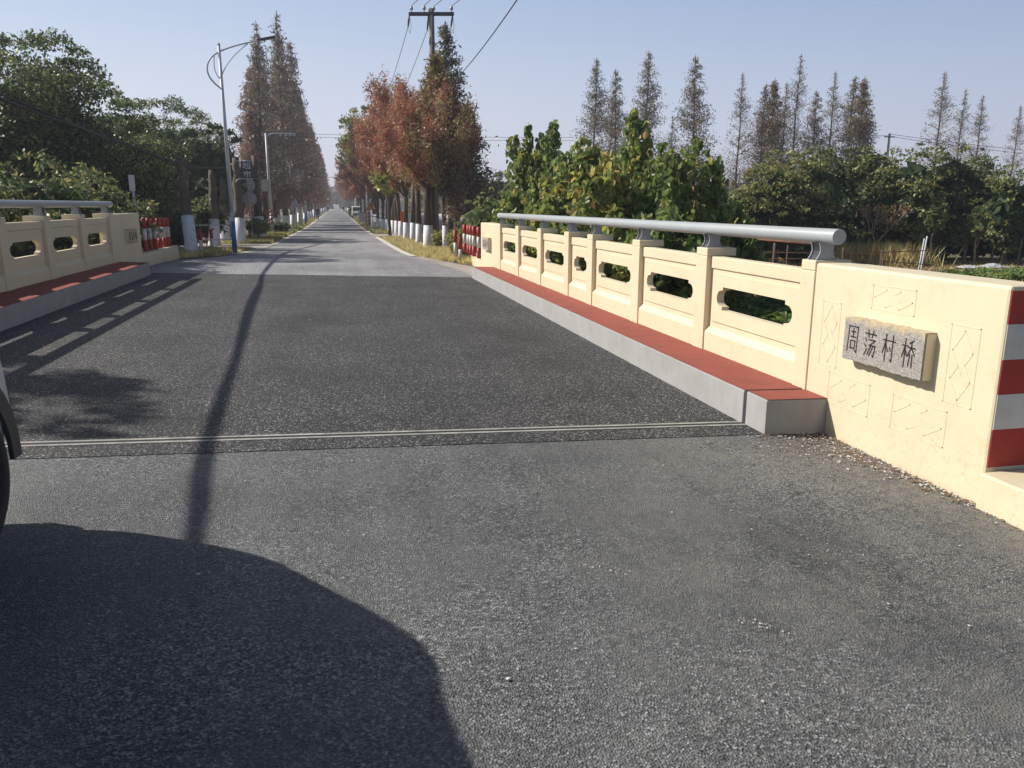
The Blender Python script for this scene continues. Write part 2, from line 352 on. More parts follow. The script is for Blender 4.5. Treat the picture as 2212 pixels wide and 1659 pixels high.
M['glass'] = simple('window_glass', (.03, .04, .05), .15, .1, 2); M['rustmetal'] = simple('rusty_rail', (.27, .13, .08), .85, .3, 14)
M['plastic'] = simple('plastic_sheeting', (.50, .52, .53), .35, .2, 2, bmp=.8, bscale=9)
M['orange'] = simple('orange_cloth', (.80, .16, .04), .7, .1, 3); M['brownsign'] = simple('warning_yellow', (.50, .22, .05), .6, .1, 5)
M['carpaint'] = simple('silver_car_paint', (.60, .62, .64), .28, .03, 1, metal=.35); M['rubber'] = simple('tyre_rubber', (.018, .018, .019), .75, .15, 9, bmp=.3)
M['cladding'] = simple('dark_cladding', (.05, .052, .056), .6, .1, 8); M['alloy'] = simple('alloy_rim', (.45, .46, .48), .35, .06, 5, metal=.6)
M['skin'] = simple('skin', (.50, .30, .21), .6, .05, 5); M['cloth_dark'] = simple('dark_cloth', (.02, .021, .028), .9, .15, 5); M['hair'] = simple('black_hair', (.012, .011, .01), .6, .1, 5)
M['water'] = simple('canal_water', (.03, .04, .03), .1, .1, 1)
M['shell'] = simple('pale_chips', (.55, .52, .50), .8, .35, 20)

# ================================================================ GROUND AND ROADS
def grid_sheet(name, xs, ys, zf, mat, label=None, edge=None):
    V = [(x, y, zf(x, y)) for y in ys for x in xs]; nx = len(xs)
    Fc = [(j*nx+i, j*nx+i+1, (j+1)*nx+i+1, (j+1)*nx+i) for j in range(len(ys)-1) for i in range(nx-1)]
    mb = MB(); mb.add(V, Fc, 0, True); o = mb.build(name, mat, fix=False); tag(o, label, kind='structure'); return o
def fr(a, b, s): return list(np.arange(a, b+1e-6, s))
def tz(x, y):
    z = gz(x, y)-0.03
    if -4.6 < x < 3.55 and 4.9 < y < 17.4: z -= 0.9*sm(min(y-4.9, 17.4-y)/0.5)
    if x > 6 and y < 60: z += 0.05*math.sin(x*1.7)*math.sin(y*1.3)
    return z
xs = [-3000, -1200, -500, -200, -100, -60, -40, -30, -24, -19, -15, -12, -10]+fr(-9, -5.5, .5)+[-5.2, -4.9, -4.7, -4.55]+fr(-4.2, 3.3, .5)+[3.45, 3.62, 3.8]+fr(4.1, 12, .4)+[13, 15, 18, 22, 27, 33, 42, 60, 100, 200, 500, 1200, 3000]
ys = [-60, -30, -15, -8, -5, -3, -1, 1, 3, 4.4, 4.9, 5.1, 5.4]+fr(6, 16.5, .7)+[17, 17.4, 17.8]+fr(18.3, 40, .6)+[42, 45, 50, 56, 63, 72, 85, 100, 130, 170, 230, 300, 400, 600, 1000, 1800, 4000]
grid_sheet('ground', xs, ys, tz, M['soil'], 'bare soil and thin turf of the field beside the road')
# near road (old asphalt): covers the approach up to the bridge deck
grid_sheet('road', fr(-12, 3.3, .85)+[3.38], fr(-20, 4.8, .62)+[4.86], lambda x, y: road_z(x, y)-0.004, M['old'], 'weathered grey asphalt in front of the bridge')
# bridge deck
deck = MB(); ex = fr(-3.8, 2.95, .45)+[2.95]
V = [(x, y, road_z(x, y)) for y in (4.84, 5.082) for x in ex]; n = len(ex)
deck.add(V, [(i, i+1, n+i+1, n+i) for i in range(n-1)])
V = [(x, y, road_z(x, y)) for y in (5.178, 9, 13, 17.55) for x in ex]
deck.add(V, [(j*n+i, j*n+i+1, (j+1)*n+i+1, (j+1)*n+i) for j in range(3) for i in range(n-1)])
tag(deck.build('bridge_deck', M['deck'], fix=False), 'fresh dark asphalt deck of the bridge', kind='structure')
sl = MB(); sl.box(-4.6, 3.55, 4.83, 17.54, -.35, -.012, zf=lambda x, y: road_z(x, y))
tag(sl.build('bridge_slab', M['kerb']), kind='structure')
# expansion joint
j = empty('expansion_joint', (0, 5.13, 0), 0, 'thin metal expansion joint with a black gap across the near end of the deck', 'expansion joint')
for y0, y1, nm, mt, dz in ((-.052, -.021, 'joint_lip', M['lip'], .004), (.021, .052, 'joint_lip', M['lip'], .004), (-.0205, .0205, 'joint_gap', M['black'], .0034)):
    b = MB(); b.box(-3.74, 2.905, y0, y1, -.01, dz, zf=lambda x, y: road_z(x, 5)); b.build(nm, mt, j)
# far road: a ribbon that follows the road beyond the bridge
def road_edges(y):
    l = lerp(y, [17.5, 19, 22, 26, 30, 1200], [-3.9, -4.0, -3.6, -2.95, -2.75, -2.75]); r = lerp(y, [17.5, 20, 23, 27, 30, 1200], [3.05, 2.95, 2.5, 2.15, 2.1, 2.1]); return l, r
yy = fr(17.545, 60, .9)+[65, 72, 80, 90, 100, 115, 130, 150, 180, 230, 300, 400, 600, 1000]
mb = MB(); V = []
for y in yy:
    l, r = road_edges(y)
    for k in range(9):
        x = l+(r-l)*k/8; V.append((x, y, road_z(x, y)+.002+.03*sm((y-18)/4)*0))
mb.add(V, [(j_*9+i, j_*9+i+1, (j_+1)*9+i+1, (j_+1)*9+i) for j_ in range(len(yy)-1) for i in range(8)], 0, True)
tag(mb.build('far_road', M['far'], fix=False), 'long straight grey road running away between the tree rows', kind='structure')
def edge_strip(name, side, y0, y1, w, lab, cat):
    mb = MB(); V = []; ys_ = [y for y in yy if y0 <= y <= y1]
    for y in ys_:
        l, r = road_edges(y); e = l if side < 0 else r
        for q in (0.0, side*w): V.append((e+q-side*.02, y, road_z(e, y)+.008))
    mb.add(V, [(2*i, 2*i+1, 2*i+3, 2*i+2) for i in range(len(ys_)-1)])
    return tag(mb.build(name, M['line'], fix=False), lab, kind='structure')
edge_strip('road_edge', -1, 25, 600, .26, 'pale concrete strip along the left edge of the far road', 'edge')
edge_strip('road_edge', 1, 25, 600, .24, 'pale concrete strip along the right edge of the far road', 'edge')
# aprons where the road widens
def apron(name, pts, lab, mat='concrete_pave', dz=0.0):
    c = (sum(p[0] for p in pts)/len(pts), sum(p[1] for p in pts)/len(pts)); mb = MB()
    V = [(x, y, road_z(x, y)-.006+dz) for x, y in pts]
    mb.add(V, [tuple(range(len(pts)))]); return tag(mb.build(name, M[mat], fix=False), lab, kind='structure')
apron('apron', [(2.9, 17.56), (3.9, 17.56), (3.6, 20.5), (3.05, 23.5), (2.6, 26), (2.2, 26), (2.2, 24)], 'dusty concrete shoulder between the far right parapet end and the road')
apron('apron', [(-3.2, 24), (-4.7, 20), (-4.7, 17.56), (-3.7, 17.56)][::-1], 'dusty concrete shoulder between the far left parapet end and the road', 'far')
apron('path', [(-2.7, 30.5), (-2.7, 37), (-14, 40), (-14, 35), (-6, 33)], 'pale side path joining the road from the left', 'concrete_pave', .02)
apron('path', [(2.0, 47), (14, 44), (14, 49), (2.0, 53)], 'pale side path joining the road from the right', 'concrete_pave', .03)

# ================================================================ BRIDGE PARAPETS
POSTS = [(4.87, 5.30), (6.86, 7.09), (8.58, 8.82), (10.32, 10.56), (11.47, 11.72), (13.15, 13.40), (14.88, 15.14), (16.65, 16.92)]
def parapet(side, XF, Z0, label):
    """side +1: wall at x>0 facing -x; side -1: mirrored. XF = x of the front face, Z0 = height of the kerb base"""
    root = empty('bridge_parapet', (XF, 11, Z0), 0, label, 'parapet')
    s = side; oy = 11.0
    def X(d): return s*d
    def bx(mb, d0, d1, y0, y1, z0, z1, mi=0): return mb.box(min(X(d0), X(d1)), max(X(d0), X(d1)), y0-oy, y1-oy, z0, z1, mi)
    for i, (a, b) in enumerate(POSTS):
        mb = MB()
        if i == 0: a = 5.12
        bx(mb, 0, .14, a, b, -.05, 1.129); bx(mb, 0, .30, a, b, 1.129, 1.205); mb.build('post', M['cream'], root, bevel=.008)
    for i in range(7):
        a = POSTS[i][1]; b = POSTS[i+1][0]; w = b-a
        mb = MB(); bx(mb, .014, .27, a-.02 if i else a, b-.002, -.05, .415)
        # sloped ledge on the base
        y0, y1 = a+.002-oy, b-.002-oy
        mb.add([(X(.014), y0, .415), (X(.014), y1, .415), (X(.060), y1, .47), (X(.060), y0, .47), (X(.27), y0, .415), (X(.27), y1, .415), (X(.27), y0, .47), (X(.27), y1, .47)],
               [(0, 1, 2, 3), (3, 2, 7, 6), (0, 3, 6, 4), (1, 5, 7, 2)])
        mb.build('panel_base', M['cream'], root, bevel=.003)
        # panel with a notched oblong opening
        c = (a+b)/2-oy; hw = (w*.40 if w > 1.2 else .30)
        def hole(g=0.0):
            r = .075; zt, zb = .862, .648; P_ = []
            x1 = hw-.10; zc = (zt+zb)/2; hh = (zt-zb)/2
            P_ += [(c-x1, zt), (c+x1, zt), (c+x1, zt-.032)]
            for k in range(9):
                t = pi/2-pi*k/8; P_.append((c+x1+.012+(.098)*max(0, cos(t))**.8, zc+(hh-.032)*sin(t)))
            P_ += [(c+x1, zb+.032), (c+x1, zb), (c-x1, zb), (c-x1, zb+.032)]
            for k in range(9):
                t = -pi/2-pi*k/8; P_.append((c-x1-.012-(.098)*max(0, -cos(t))**.8, zc+(hh-.032)*sin(t)))
            P_ += [(c-x1, zt-.032)]
            Q = []
            for p in P_:
                if not Q or (abs(p[0]-Q[-1][0])+abs(p[1]-Q[-1][1])) > 1e-4: Q.append(p)
            return Q
        mb = MB(); rect = [(a+.001-oy, .471), (b-.001-oy, .471), (b-.001-oy, 1.015), (a+.001-oy, 1.015)]
        mb.prism(rect, [hole()], lambda u, v, d: (X(d), u, v), .060, .122)
        m_ = .055; rect2 = [(a+m_-oy, .525), (b-m_-oy, .525), (b-m_-oy, .975), (a+m_-oy, .975)]
        mb.prism(rect2, [hole()], lambda u, v, d: (X(d), u, v), .049, .0595)
        mb.build('panel', M['cream'], root)
        mb = MB(); bx(mb, .045, .16, a-.004, b+.004, 1.018, 1.128); mb.build('top_beam', M['cream'], root, bevel=.008)
    # end walls
    for k, (a, b) in enumerate(((3.392, 5.118), (16.925, 19.0))):
        mb = MB(); bx(mb, .004, .29, a, b, -.32, 1.19)
        pw = mb.build('end_wall', M['cream'], root, bevel=.018)
        # striped end face (raised paint plates)
        ye = a if k == 0 else b; dy = -.003 if k == 0 else .003
        for q, (z0, z1, mt) in enumerate(((.99, 1.165, 'red'), (.80, .989, 'white'), (.61, .799, 'red'), (.415, .609, 'white'), (.20, .414, 'red'))):
            mb = MB(); y_ = sorted((ye-oy, ye+dy-oy)); mb.box(min(X(.012), X(.282)), max(X(.012), X(.282)), y_[0], y_[1], z0, z1)
            mb.build('painted_band', M[mt], pw)
        # name plaque
        if k == 0: py0, py1, pz0, pz1 = 3.865, 4.61, .585, .872
        else: py0, py1, pz0, pz1 = 17.65, 18.35, .585, .872
        dpt = .075; mb = MB(); r_ = random.Random(5+k); N_ = 26; front = []
        zc0 = pz0-oy*0
        top = [(py0+(py1-py0)*i/N_-oy, pz1+r_.uniform(-.006, .003)) for i in range(N_+1)]
        bot = [(py1-(py1-py0)*i/N_-oy, pz0+r_.uniform(-.004, .007)) for i in range(N_+1)]
        mb.prism(bot+top, [], lambda u, v, d: (X(d), u, v), -dpt, 0.006, 0)
        pl = mb.build('name_plaque', M['stone'], pw)
        mb = MB(); mb.prism([(py0-.004-oy, pz0), (py1-oy, pz0), (py1-oy, pz1-.01), (py0-.004-oy, pz1-.01)], [], lambda u, v, d: (X(d), u, v), -dpt+.012, .005, 0)
        mb.build('plaque_backing', M['cream'], pw)
        # engraved characters, stroke by stroke, in a 0..100 box per glyph (u right, v down) for 周 荡 村 桥
        G = [
         [((8, 0), (0, 100)), ((8, 0), (92, 0)), ((92, 0), (88, 98)), ((88, 98), (74, 92)), ((30, 20), (70, 20)), ((50, 8), (50, 40)), ((26, 40), (74, 40)),
          ((30, 55), (28, 86)), ((30, 55), (70, 55)), ((70, 55), (68, 86)), ((28, 84), (68, 84))],
         [((0, 14), (100, 14)), ((28, 0), (34, 26)), ((74, 0), (62, 26)), ((8, 34), (16, 42)), ((2, 56), (12, 64)), ((2, 96), (22, 72)),
          ((34, 36), (90, 36)), ((90, 36), (50, 56)), ((40, 56), (96, 56)), ((96, 56), (84, 98)), ((84, 98), (74, 92)), ((58, 58), (28, 92)), ((76, 58), (46, 96))],
         [((0, 22), (46, 22)), ((24, 0), (22, 100)), ((22, 26), (0, 70)), ((24, 36), (44, 62)), ((54, 22), (100, 22)), ((82, 0), (80, 96)), ((80, 96), (66, 90)), ((58, 46), (66, 58))],
         [((0, 24), (42, 24)), ((22, 0), (20, 100)), ((20, 28), (0, 66)), ((22, 38), (40, 60)), ((86, 2), (54, 14)), ((48, 28), (100, 28)), ((72, 8), (70, 30)), ((70, 30), (44, 58)),
          ((74, 30), (100, 54)), ((62, 52), (56, 94)), ((82, 52), (82, 96))]]
        mb = MB(); gw = (py1-py0)*.145; gh = (pz1-pz0)*.60
        for gi, gl in enumerate(G):
            f0 = .06+gi*.235
            # reading direction: left to right as seen from the road
            for (u0, v0), (u1, v1) in gl:
                def W_(u, v):
                    uu = f0*(py1-py0)+u/100*gw
                    yv = (py1-uu) if s > 0 else (py0+uu)
                    return Vector((X(-dpt-.0005), yv-oy, pz1-(pz1-pz0)*.20-v/100*gh))
                p, q = W_(u0, v0), W_(u1, v1); d = q-p; ln = d.length/2+.003; d.normalize()
                nrm = Vector((1, 0, 0)); sd_ = d.cross(nrm)
                mb.obox((p+q)/2, d*ln, sd_*.0042, nrm*.0018)
        mb.build('engraved_characters', M['engrave'], pl if False else pw)
        # carved frames with interlocked diamonds (thin raised fillets)
        if k == 0: fr_ = [(4.07, 4.465, .94, 1.095, 'A'), (4.78, 4.985, .475, .93, 'V'), (3.55, 3.76, .49, .94, 'V'), (4.40, 4.845, .22, .435, 'B'), (3.715, 4.17, .215, .43, 'B')]
        else: fr_ = []
        wd = .0035; hh = .0016
        def seg(y0, z0, y1, z1):
            p = Vector((X(.004), y0-oy, z0)); q = Vector((X(.004), y1-oy, z1)); d = q-p; ln = d.length/2; d.normalize()
            mb.obox((p+q)/2, d*(ln+wd), d.cross(Vector((1, 0, 0)))*wd, Vector((hh, 0, 0)))
        for (y0, y1, z0, z1, kd) in fr_:
            mb = MB()
            for a_ in ((y0, z0, y1, z0), (y1, z0, y1, z1), (y1, z1, y0, z1), (y0, z1, y0, z0)): seg(*a_)
            def q_(u, v): return (y1-(y1-y0)*u, z0+(z1-z0)*v)
            if kd == 'V': L_ = [(.5, .94, .14, .68), (.5, .94, .84, .68), (.14, .68, .5, .40), (.84, .68, .62, .52), (.5, .06, .86, .32), (.5, .06, .16, .32), (.86, .32, .5, .60), (.16, .32, .38, .48)]
            else: L_ = [(.06, .5, .34, .86), (.34, .86, .66, .46), (.06, .5, .34, .14), (.34, .14, .46, .28), (.94, .5, .66, .14), (.66, .14, .34, .54), (.94, .5, .66, .86), (.66, .86, .54, .72)]
            for a0, b0, a1, b1 in L_:
                p, q = q_(a0, b0), q_(a1, b1); seg(p[0], p[1], q[0], q[1])
            mb.build('carved_frame', M['cream'], pw)
    # handrail on brackets
    mb = MB(); mb.tube([(X(.10), 5.01-oy, 1.378), (X(.10), 17.2-oy, 1.378)], .056, 24); mb.build('handrail', M['pipe'], root, bevel=.004)
    for i, (a, b) in enumerate(POSTS):
        yc = (5.20 if i == 0 else (a+b)/2)-oy
        mb = MB()
        prof = [(-.085, 0), (-.062, .035), (-.052, .065), (-.055, .095), (-.068, .128), (.068, .128), (.055, .095), (.052, .065), (.062, .035), (.085, 0)]
        for dy in (-.052, .052):
            mb.prism([(u, v) for u, v in prof], [], lambda u, v, d: (X(.10+u), yc+dy+d, 1.2055+v), -.005, .005, 1)
        pr2 = [(u*.80, v) for u, v in prof]
        mb.prism(pr2, [], lambda u, v, d: (X(.10+u), yc+d, 1.206+v), -.0465, .0465, 0)
        mb.build('rail_bracket', [M['bracket'], M['bracket_edge']], root)
    return root
XR, XLF = 3.395, -4.29
CL = road_z(XLF, 10)
parapet(1, XR, 0.0, 'sunlit cream parapet with oblong openings and grey handrail on the right of the deck')
parapet(-1, XLF, CL, 'shaded cream parapet with oblong openings and grey handrail on the left of the deck')
# raised kerbs with red surface
def kerb(x0, x1, y0, y1, label, jag=False):
    zf = lambda x, y: road_z(x, 5)
    root = empty('raised_kerb', ((x0+x1)/2, (y0+y1)/2, 0), 0, label, 'kerb', None)
    ox, oy = (x0+x1)/2, (y0+y1)/2; mb = MB()
    vs = [(x0, y0, -.30), (x1, y0, -.30), (x1, y1, -.30), (x0, y1, -.30), (x0, y0, .25), (x1, y0, .25), (x1, y1, .25), (x0, y1, .25)]
    mb.add([(a-ox, b-oy, c+zf(a, b)) for a, b, c in vs], [(0, 3, 2, 1), (4, 5, 6, 7), (0, 1, 5, 4), (1, 2, 6, 5), (2, 3, 7, 6), (3, 0, 4, 7)])
    mb.build('kerb_body', M['kerb'], root, bevel=.008)
    wallside = 1 if x1 > 0 else -1; n = max(3, int((y1-y0)/.06)); r_ = random.Random(3)
    A = []; B = []
    for i in range(n+1):
        y = y0+.004+(y1-y0-.008)*i/n; e = r_.uniform(-.004, .004)+.006*math.sin(i*.9)
        xi = (x0+.006 if wallside > 0 else x1-.006); xo = (x1-.002+0*e if wallside > 0 else x0+.002)
        A.append((xi+e*.4, y)); B.append((xo, y))
    mb = MB(); V = [(a-ox, b-oy, .2545+zf(a, b)) for a, b in A]+[(a-ox, b-oy, .2565+zf(a, b)) for a, b in B]; m_ = n+1
    mb.add(V, [(i, i+1, m_+i+1, m_+i) for i in range(n)]); mb.build('red_surface', M['redtop'], root)
    return root
kerb(2.905, XR+.02, 5.145, 17.4, 'long grey kerb with brick-red top beneath the sunlit right parapet')
kerb(2.915, XR+.02, 4.835, 5.12, 'short grey kerb block with brick-red top between the expansion joint and the near right end wall')
kerb(XLF-.02, -3.745, 5.145, 17.05, 'long grey kerb with brick-red top beneath the shaded left parapet')
kerb(XLF-.02, -3.755, 4.835, 5.12, 'short grey kerb block with brick-red top at the near end of the left parapet')
# low walls continuing the parapets, with red and white marker posts
def low_wall(x0, x1, y0, y1, h, label, skew=0.0):
    root = MB(); z = road_z((x0+x1)/2, (y0+y1)/2)
    vs = [(x0, y0, z-.4), (x1, y0, z-.4), (x1+skew, y1, z-.4), (x0+skew, y1, z-.4), (x0, y0, z+h), (x1, y0, z+h), (x1+skew, y1, z+h), (x0+skew, y1, z+h)]
    root.add(vs, [(0, 3, 2, 1), (4, 5, 6, 7), (0, 1, 5, 4), (1, 2, 6, 5), (2, 3, 7, 6), (3, 0, 4, 7)])
    return tag(root.build('low_wall', M['cream'], bevel=.012), label, 'wall')
low_wall(3.345, 3.70, 1.0, 3.375, .20, 'low cream kerb wall under the red and white striped wall end at the right edge of the picture')
low_wall(3.40, 3.70, 19.02, 22.6, .27, 'low cream wall with marker posts past the far end of the right parapet', .35)
low_wall(-4.6, -4.30, 19.02, 22.8, .30, 'low cream wall with six marker posts past the far end of the left parapet', .06)
def marker(x, y, z, h, r, bands, label, lean=(0, 0), group='red and white marker posts'):
    root = empty('marker_post', (x, y, z), 0, label, 'marker post', group); n = len(bands); acc = 0
    T = sum(b[1] for b in bands)
    for c, l in bands:
        a = acc/T*h; acc += l; b = acc/T*h; mb = MB()
        mb.tube([(lean[0]*a, lean[1]*a, a), (lean[0]*b, lean[1]*b, b)], r, 14); mb.build(c+'_band', M[c if c != 'base' else 'darkmetal'], root)
    return root
B3 = [('red', 1), ('white', 1.05), ('red', .95)]
zl = road_z(-4.4, 20)+.30
lab6 = ['marker post nearest the left far end wall, first of six on the low wall', 'second red and white marker post along the left low wall', 'third red and white marker post along the left low wall',
        'fourth red and white marker post along the left low wall', 'fifth red and white marker post along the left low wall', 'last marker post on the left low wall, with a sunlit edge']
for i in range(6): marker(-4.45+.01*i, 20.05+.48*i, road_z(-4.4, 19.3+.52*i)+.30-.08*0, .76, .052, B3, lab6[i])
lab5 = ['marker post touching the far right end wall, first on the low wall', 'second marker post on the low wall past the right parapet', 'third marker post on the low wall past the right parapet',
        'fourth marker post on the low wall past the right parapet', 'outermost tall marker post on the low wall past the right parapet']
for i in range(5): marker(3.56, (20.2, 20.95, 21.45, 21.85, 22.55)[i], road_z(3.6, 19.3)+.27, .80, .054, B3, lab5[i])
marker(3.52, 23.15, gz(3.52, 23.15), .72, .055, [('white', 1), ('red', 1)], 'short red topped marker post at the end of the right low wall')
marker(3.50, 24.0, gz(3.50, 24.0)-.05, .95, .055, [('red', .5), ('white', 1), ('red', 1)], 'short red and white marker post standing off the end of the right low wall')
for q, (px, py, l_) in enumerate(((436, 548, 'short red and white marker post beside the nearest whitewashed trunk on the left'), (459, 541, 'short red and white marker post left of the second whitewashed trunk'),
                              (647-8, 505, 'small red and white post at the foot of the camera mast'))):
    if q == 2: continue
    x, y, z = gp(px, py); marker(x, y, z-.05, .78, .055, [('red', .3), ('white', 1.1), ('red', 1)], l_)
x, y, z = gp(541, 518); marker(x, y, z-.05, .75, .085, [('base', .25), ('red', .5), ('white', .3), ('red', .5), ('white', .4)], 'stout red and white post behind the first street lamp')

# ================================================================ VEGETATION BUILDERS
def leaves(name, C, size, rng, mats, wts, parent=None, up=0.35, aspect=.5, droop=0.0, kind='quad', out=None):
    """one small face (or a folded pair) per centre"""
    C = np.asarray(C, dtype=float); n = len(C)
    d = rng.normal(size=(n, 3)); d[:, 2] -= droop; d /= np.linalg.norm(d, axis=1)[:, None]+1e-9
    nn = rng.normal(size=(n, 3)); nn[:, 2] += up*2.2
    if out is not None: nn += out*1.3
    w = np.cross(d, nn); w /= np.linalg.norm(w, axis=1)[:, None]+1e-9
    s = size*rng.uniform(.6, 1.3, n)[:, None]
    t = C+d*s*.5; b = C-d*s*.5; m = C+d*s*.05
    wv = w*s*aspect*.5
    if kind == 'quad': V = np.stack([b, m+wv, t, m-wv], 1).reshape(-1, 3); per = 4; mi = rng.choice(len(mats), n, p=wts)
    else:
        nv = np.cross(w, d)*s*.10
        q1 = C-d*s*.25; q2 = C+d*s*.12
        V = np.stack([b, q1+wv*.95+nv, q2+wv*.9+nv, t, b, t, q2-wv*.9+nv, q1-wv*.95+nv], 1).reshape(-1, 3); per = 4
        mi = np.repeat(rng.choice(len(mats), n, p=wts), 2)
    me = np_mesh(name, V, per, mats, mi)
    return me
def clump_mi(C, rng, k, wts):    # colour patches: leaves of one clump share a tint more often
    return rng.choice(k, len(C), p=wts)
def shell_pts(rng, cs, rs, per, flat=.85, thick=.45):
    P_ = []; O_ = []
    for c, r in zip(cs, rs):
        m = max(8, int(per*r*r)); d = rng.normal(size=(m, 3)); d /= np.linalg.norm(d, axis=1)[:, None]
        d[:, 2] = np.where(d[:, 2] < -.35, -d[:, 2]*.6, d[:, 2])
        q = 1-thick*rng.random(m)**1.6; p = d*(r*q*(1+.14*rng.normal(size=m)))[:, None]; p[:, 2] *= flat
        P_.append(np.asarray(c)+p); O_.append(d)
    return np.concatenate(P_), np.concatenate(O_)
def broadleaf(name, base, H, rx, rz, seed, label, cat='tree', group=None, mats=('g_dark', 'g_mid', 'g_olive'), wts=(.55, .35, .10), leaf=.12,
              blobs=34, per=520, trunk=.16, bark='bark', low=.25, parts=('crown', 'trunk'), whitebase=0, lean=0.0, flat=.8, kind='quad', droop=.2, up=.35, ry=None):
    """H total height, rx horizontal radius, rz vertical half-size of the crown"""
    rng = np.random.default_rng(seed); ry = ry or rx
    root = empty(name, base, 0, label, cat, group)
    cz = H-rz; cs = []; rs = []
    for i in range(blobs):
        d = rng.normal(size=3); d /= np.linalg.norm(d); q = rng.random()**.45
        if d[2] < -low*2: d[2] *= -.4
        r = rng.uniform(.24, .42)*min(rx, rz*1.1)
        cs.append((d[0]*(rx-r*.8)*q+lean*d[2], d[1]*(ry-r*.8)*q, cz+d[2]*(rz-r*.8)*q)); rs.append(r)
    # tufts sticking out
    for i in range(blobs):
        d = rng.normal(size=3); d /= np.linalg.norm(d); d[2] = abs(d[2]) if d[2] < -.4 else d[2]
        r = rng.uniform(.09, .17)*rx; cs.append((d[0]*(rx-r*.4), d[1]*(ry-r*.4), cz+d[2]*(rz-r*.4))); rs.append(r)
    P_, O_ = shell_pts(rng, cs, rs, per, flat)
    core = rng.normal(size=(int(per*.9*rx), 3)); core /= np.linalg.norm(core, axis=1)[:, None]; core *= (rng.random(len(core))**.5)[:, None]*.62
    core = core*np.array([rx, ry, rz])+np.array([0, 0, cz])
    M_ = [M[k] for k in mats]
    me = leaves('crown', P_, leaf, rng, M_, wts, out=O_, up=up, kind=kind, droop=droop)
    link('crown', me, root)
    me2 = leaves('inner_shade_leaves', core, leaf*3.0, rng, [M[mats[0]]], (1.0,), up=.2, aspect=.8); link('inner_shade_leaves', me2, root)  # oversized leaves added inside so the crown's interior reads dark
    mb = MB(); top = cz+rz*.25
    mb.tube([(0, 0, -.3), (rng.uniform(-.1, .1), rng.uniform(-.1, .1), top*.45), (rng.uniform(-.3, .3), rng.uniform(-.2, .2), top)], [trunk*1.15, trunk*.8, trunk*.3], 9)
    for i in range(7):
        c = cs[rng.integers(blobs)]; z0 = rng.uniform(.30, .75)*top
        mb.tube([(0, 0, z0), (c[0]*.4, c[1]*.4, z0*.45+c[2]*.55), c], [trunk*.5, trunk*.32, trunk*.1], 6)
    mb.build('trunk', M[bark], root)
    return root
def copy_tree(o, loc, rz=0.0, sc=1.0, label=None, group=None):
    r = o.copy(); COL.objects.link(r); r.location = loc; r.rotation_euler = (0, 0, rz); r.scale = (sc,)*3 if not hasattr(sc, '__len__') else sc
    if label: r['label'] = label
    if group: r['group'] = group
    for ch in list(o.children):
        c = ch.copy(); COL.objects.link(c); c.parent = r
        for g in ch.children: d = g.copy(); COL.objects.link(d); d.parent = c
    return r
def conifer(name, base, H, R, seed, label, group=None, z0=.2, dens=1.0, mats=('ngreen', 'nbrown'), wts=(.5, .5), leaf=.16, trunk=.13, nb=90, ragged=.35, tip=.5, cat='tree', paint=False, power=.85, up=.35):
    rng = np.random.default_rng(seed); root = empty(name, base, 0, label, cat, group); mb = MB(); P_ = []
    wob = rng.normal(size=2)*.1
    def axis(z): t = z/H; return np.array([wob[0]*t*2+.05*sin(z*.8+seed), wob[1]*t*2, z])
    ns = 9
    zz = [(-.3 if i == 0 else H*i/ns) for i in range(ns+1)]
    if paint: zz = [.8]+[z for z in zz if z > .9]
    mb.tube([axis(z) for z in zz], [trunk*(1.0-.93*max(0, z)/H)+.006 for z in zz], 8)
    for i in range(nb):
        t = rng.random()**.85; z = H*(z0+(1-z0)*t*.985); L_ = R*((1-t)**power)*(1-ragged*rng.random())+.10*H/12*tip
        if rng.random() < .12: L_ *= .5
        a = rng.uniform(0, 2*pi); ua = up+.35*t; c = axis(z)
        d = np.array([cos(a)*cos(ua), sin(a)*cos(ua), sin(ua)]); p1 = c+d*L_*.5; p2 = c+d*L_+np.array([0, 0, -.06*L_])
        mb.tube([c, p1, p2], [trunk*.16*(1-t*.6)+.004, trunk*.09+.003, .003], 3, cap=False)
        k = max(3, int(L_*34*dens)); q = rng.uniform(.18, 1.04, k)[:, None]
        pos = c+(p2-c)*q; side = rng.normal(size=(k, 3))*(.10+.16*L_*(1-np.abs(q-.6)))*.9; side[:, 2] = side[:, 2]*.55-.05
        P_.append(pos+side)
    P_ = np.concatenate(P_)
    link('crown', leaves('crown', P_, leaf, rng, [M[k] for k in mats], wts, aspect=.30, up=.2, droop=.3), root)
    mb.build('trunk', M['bark'], root)
    if paint:
        b2 = MB(); b2.tube([axis(-.3), axis(.15), axis(.8)], [trunk*1.5, trunk*1.28, trunk*1.0], 10); b2.build('whitewashed_base', M['whitewash'], root)
    return root
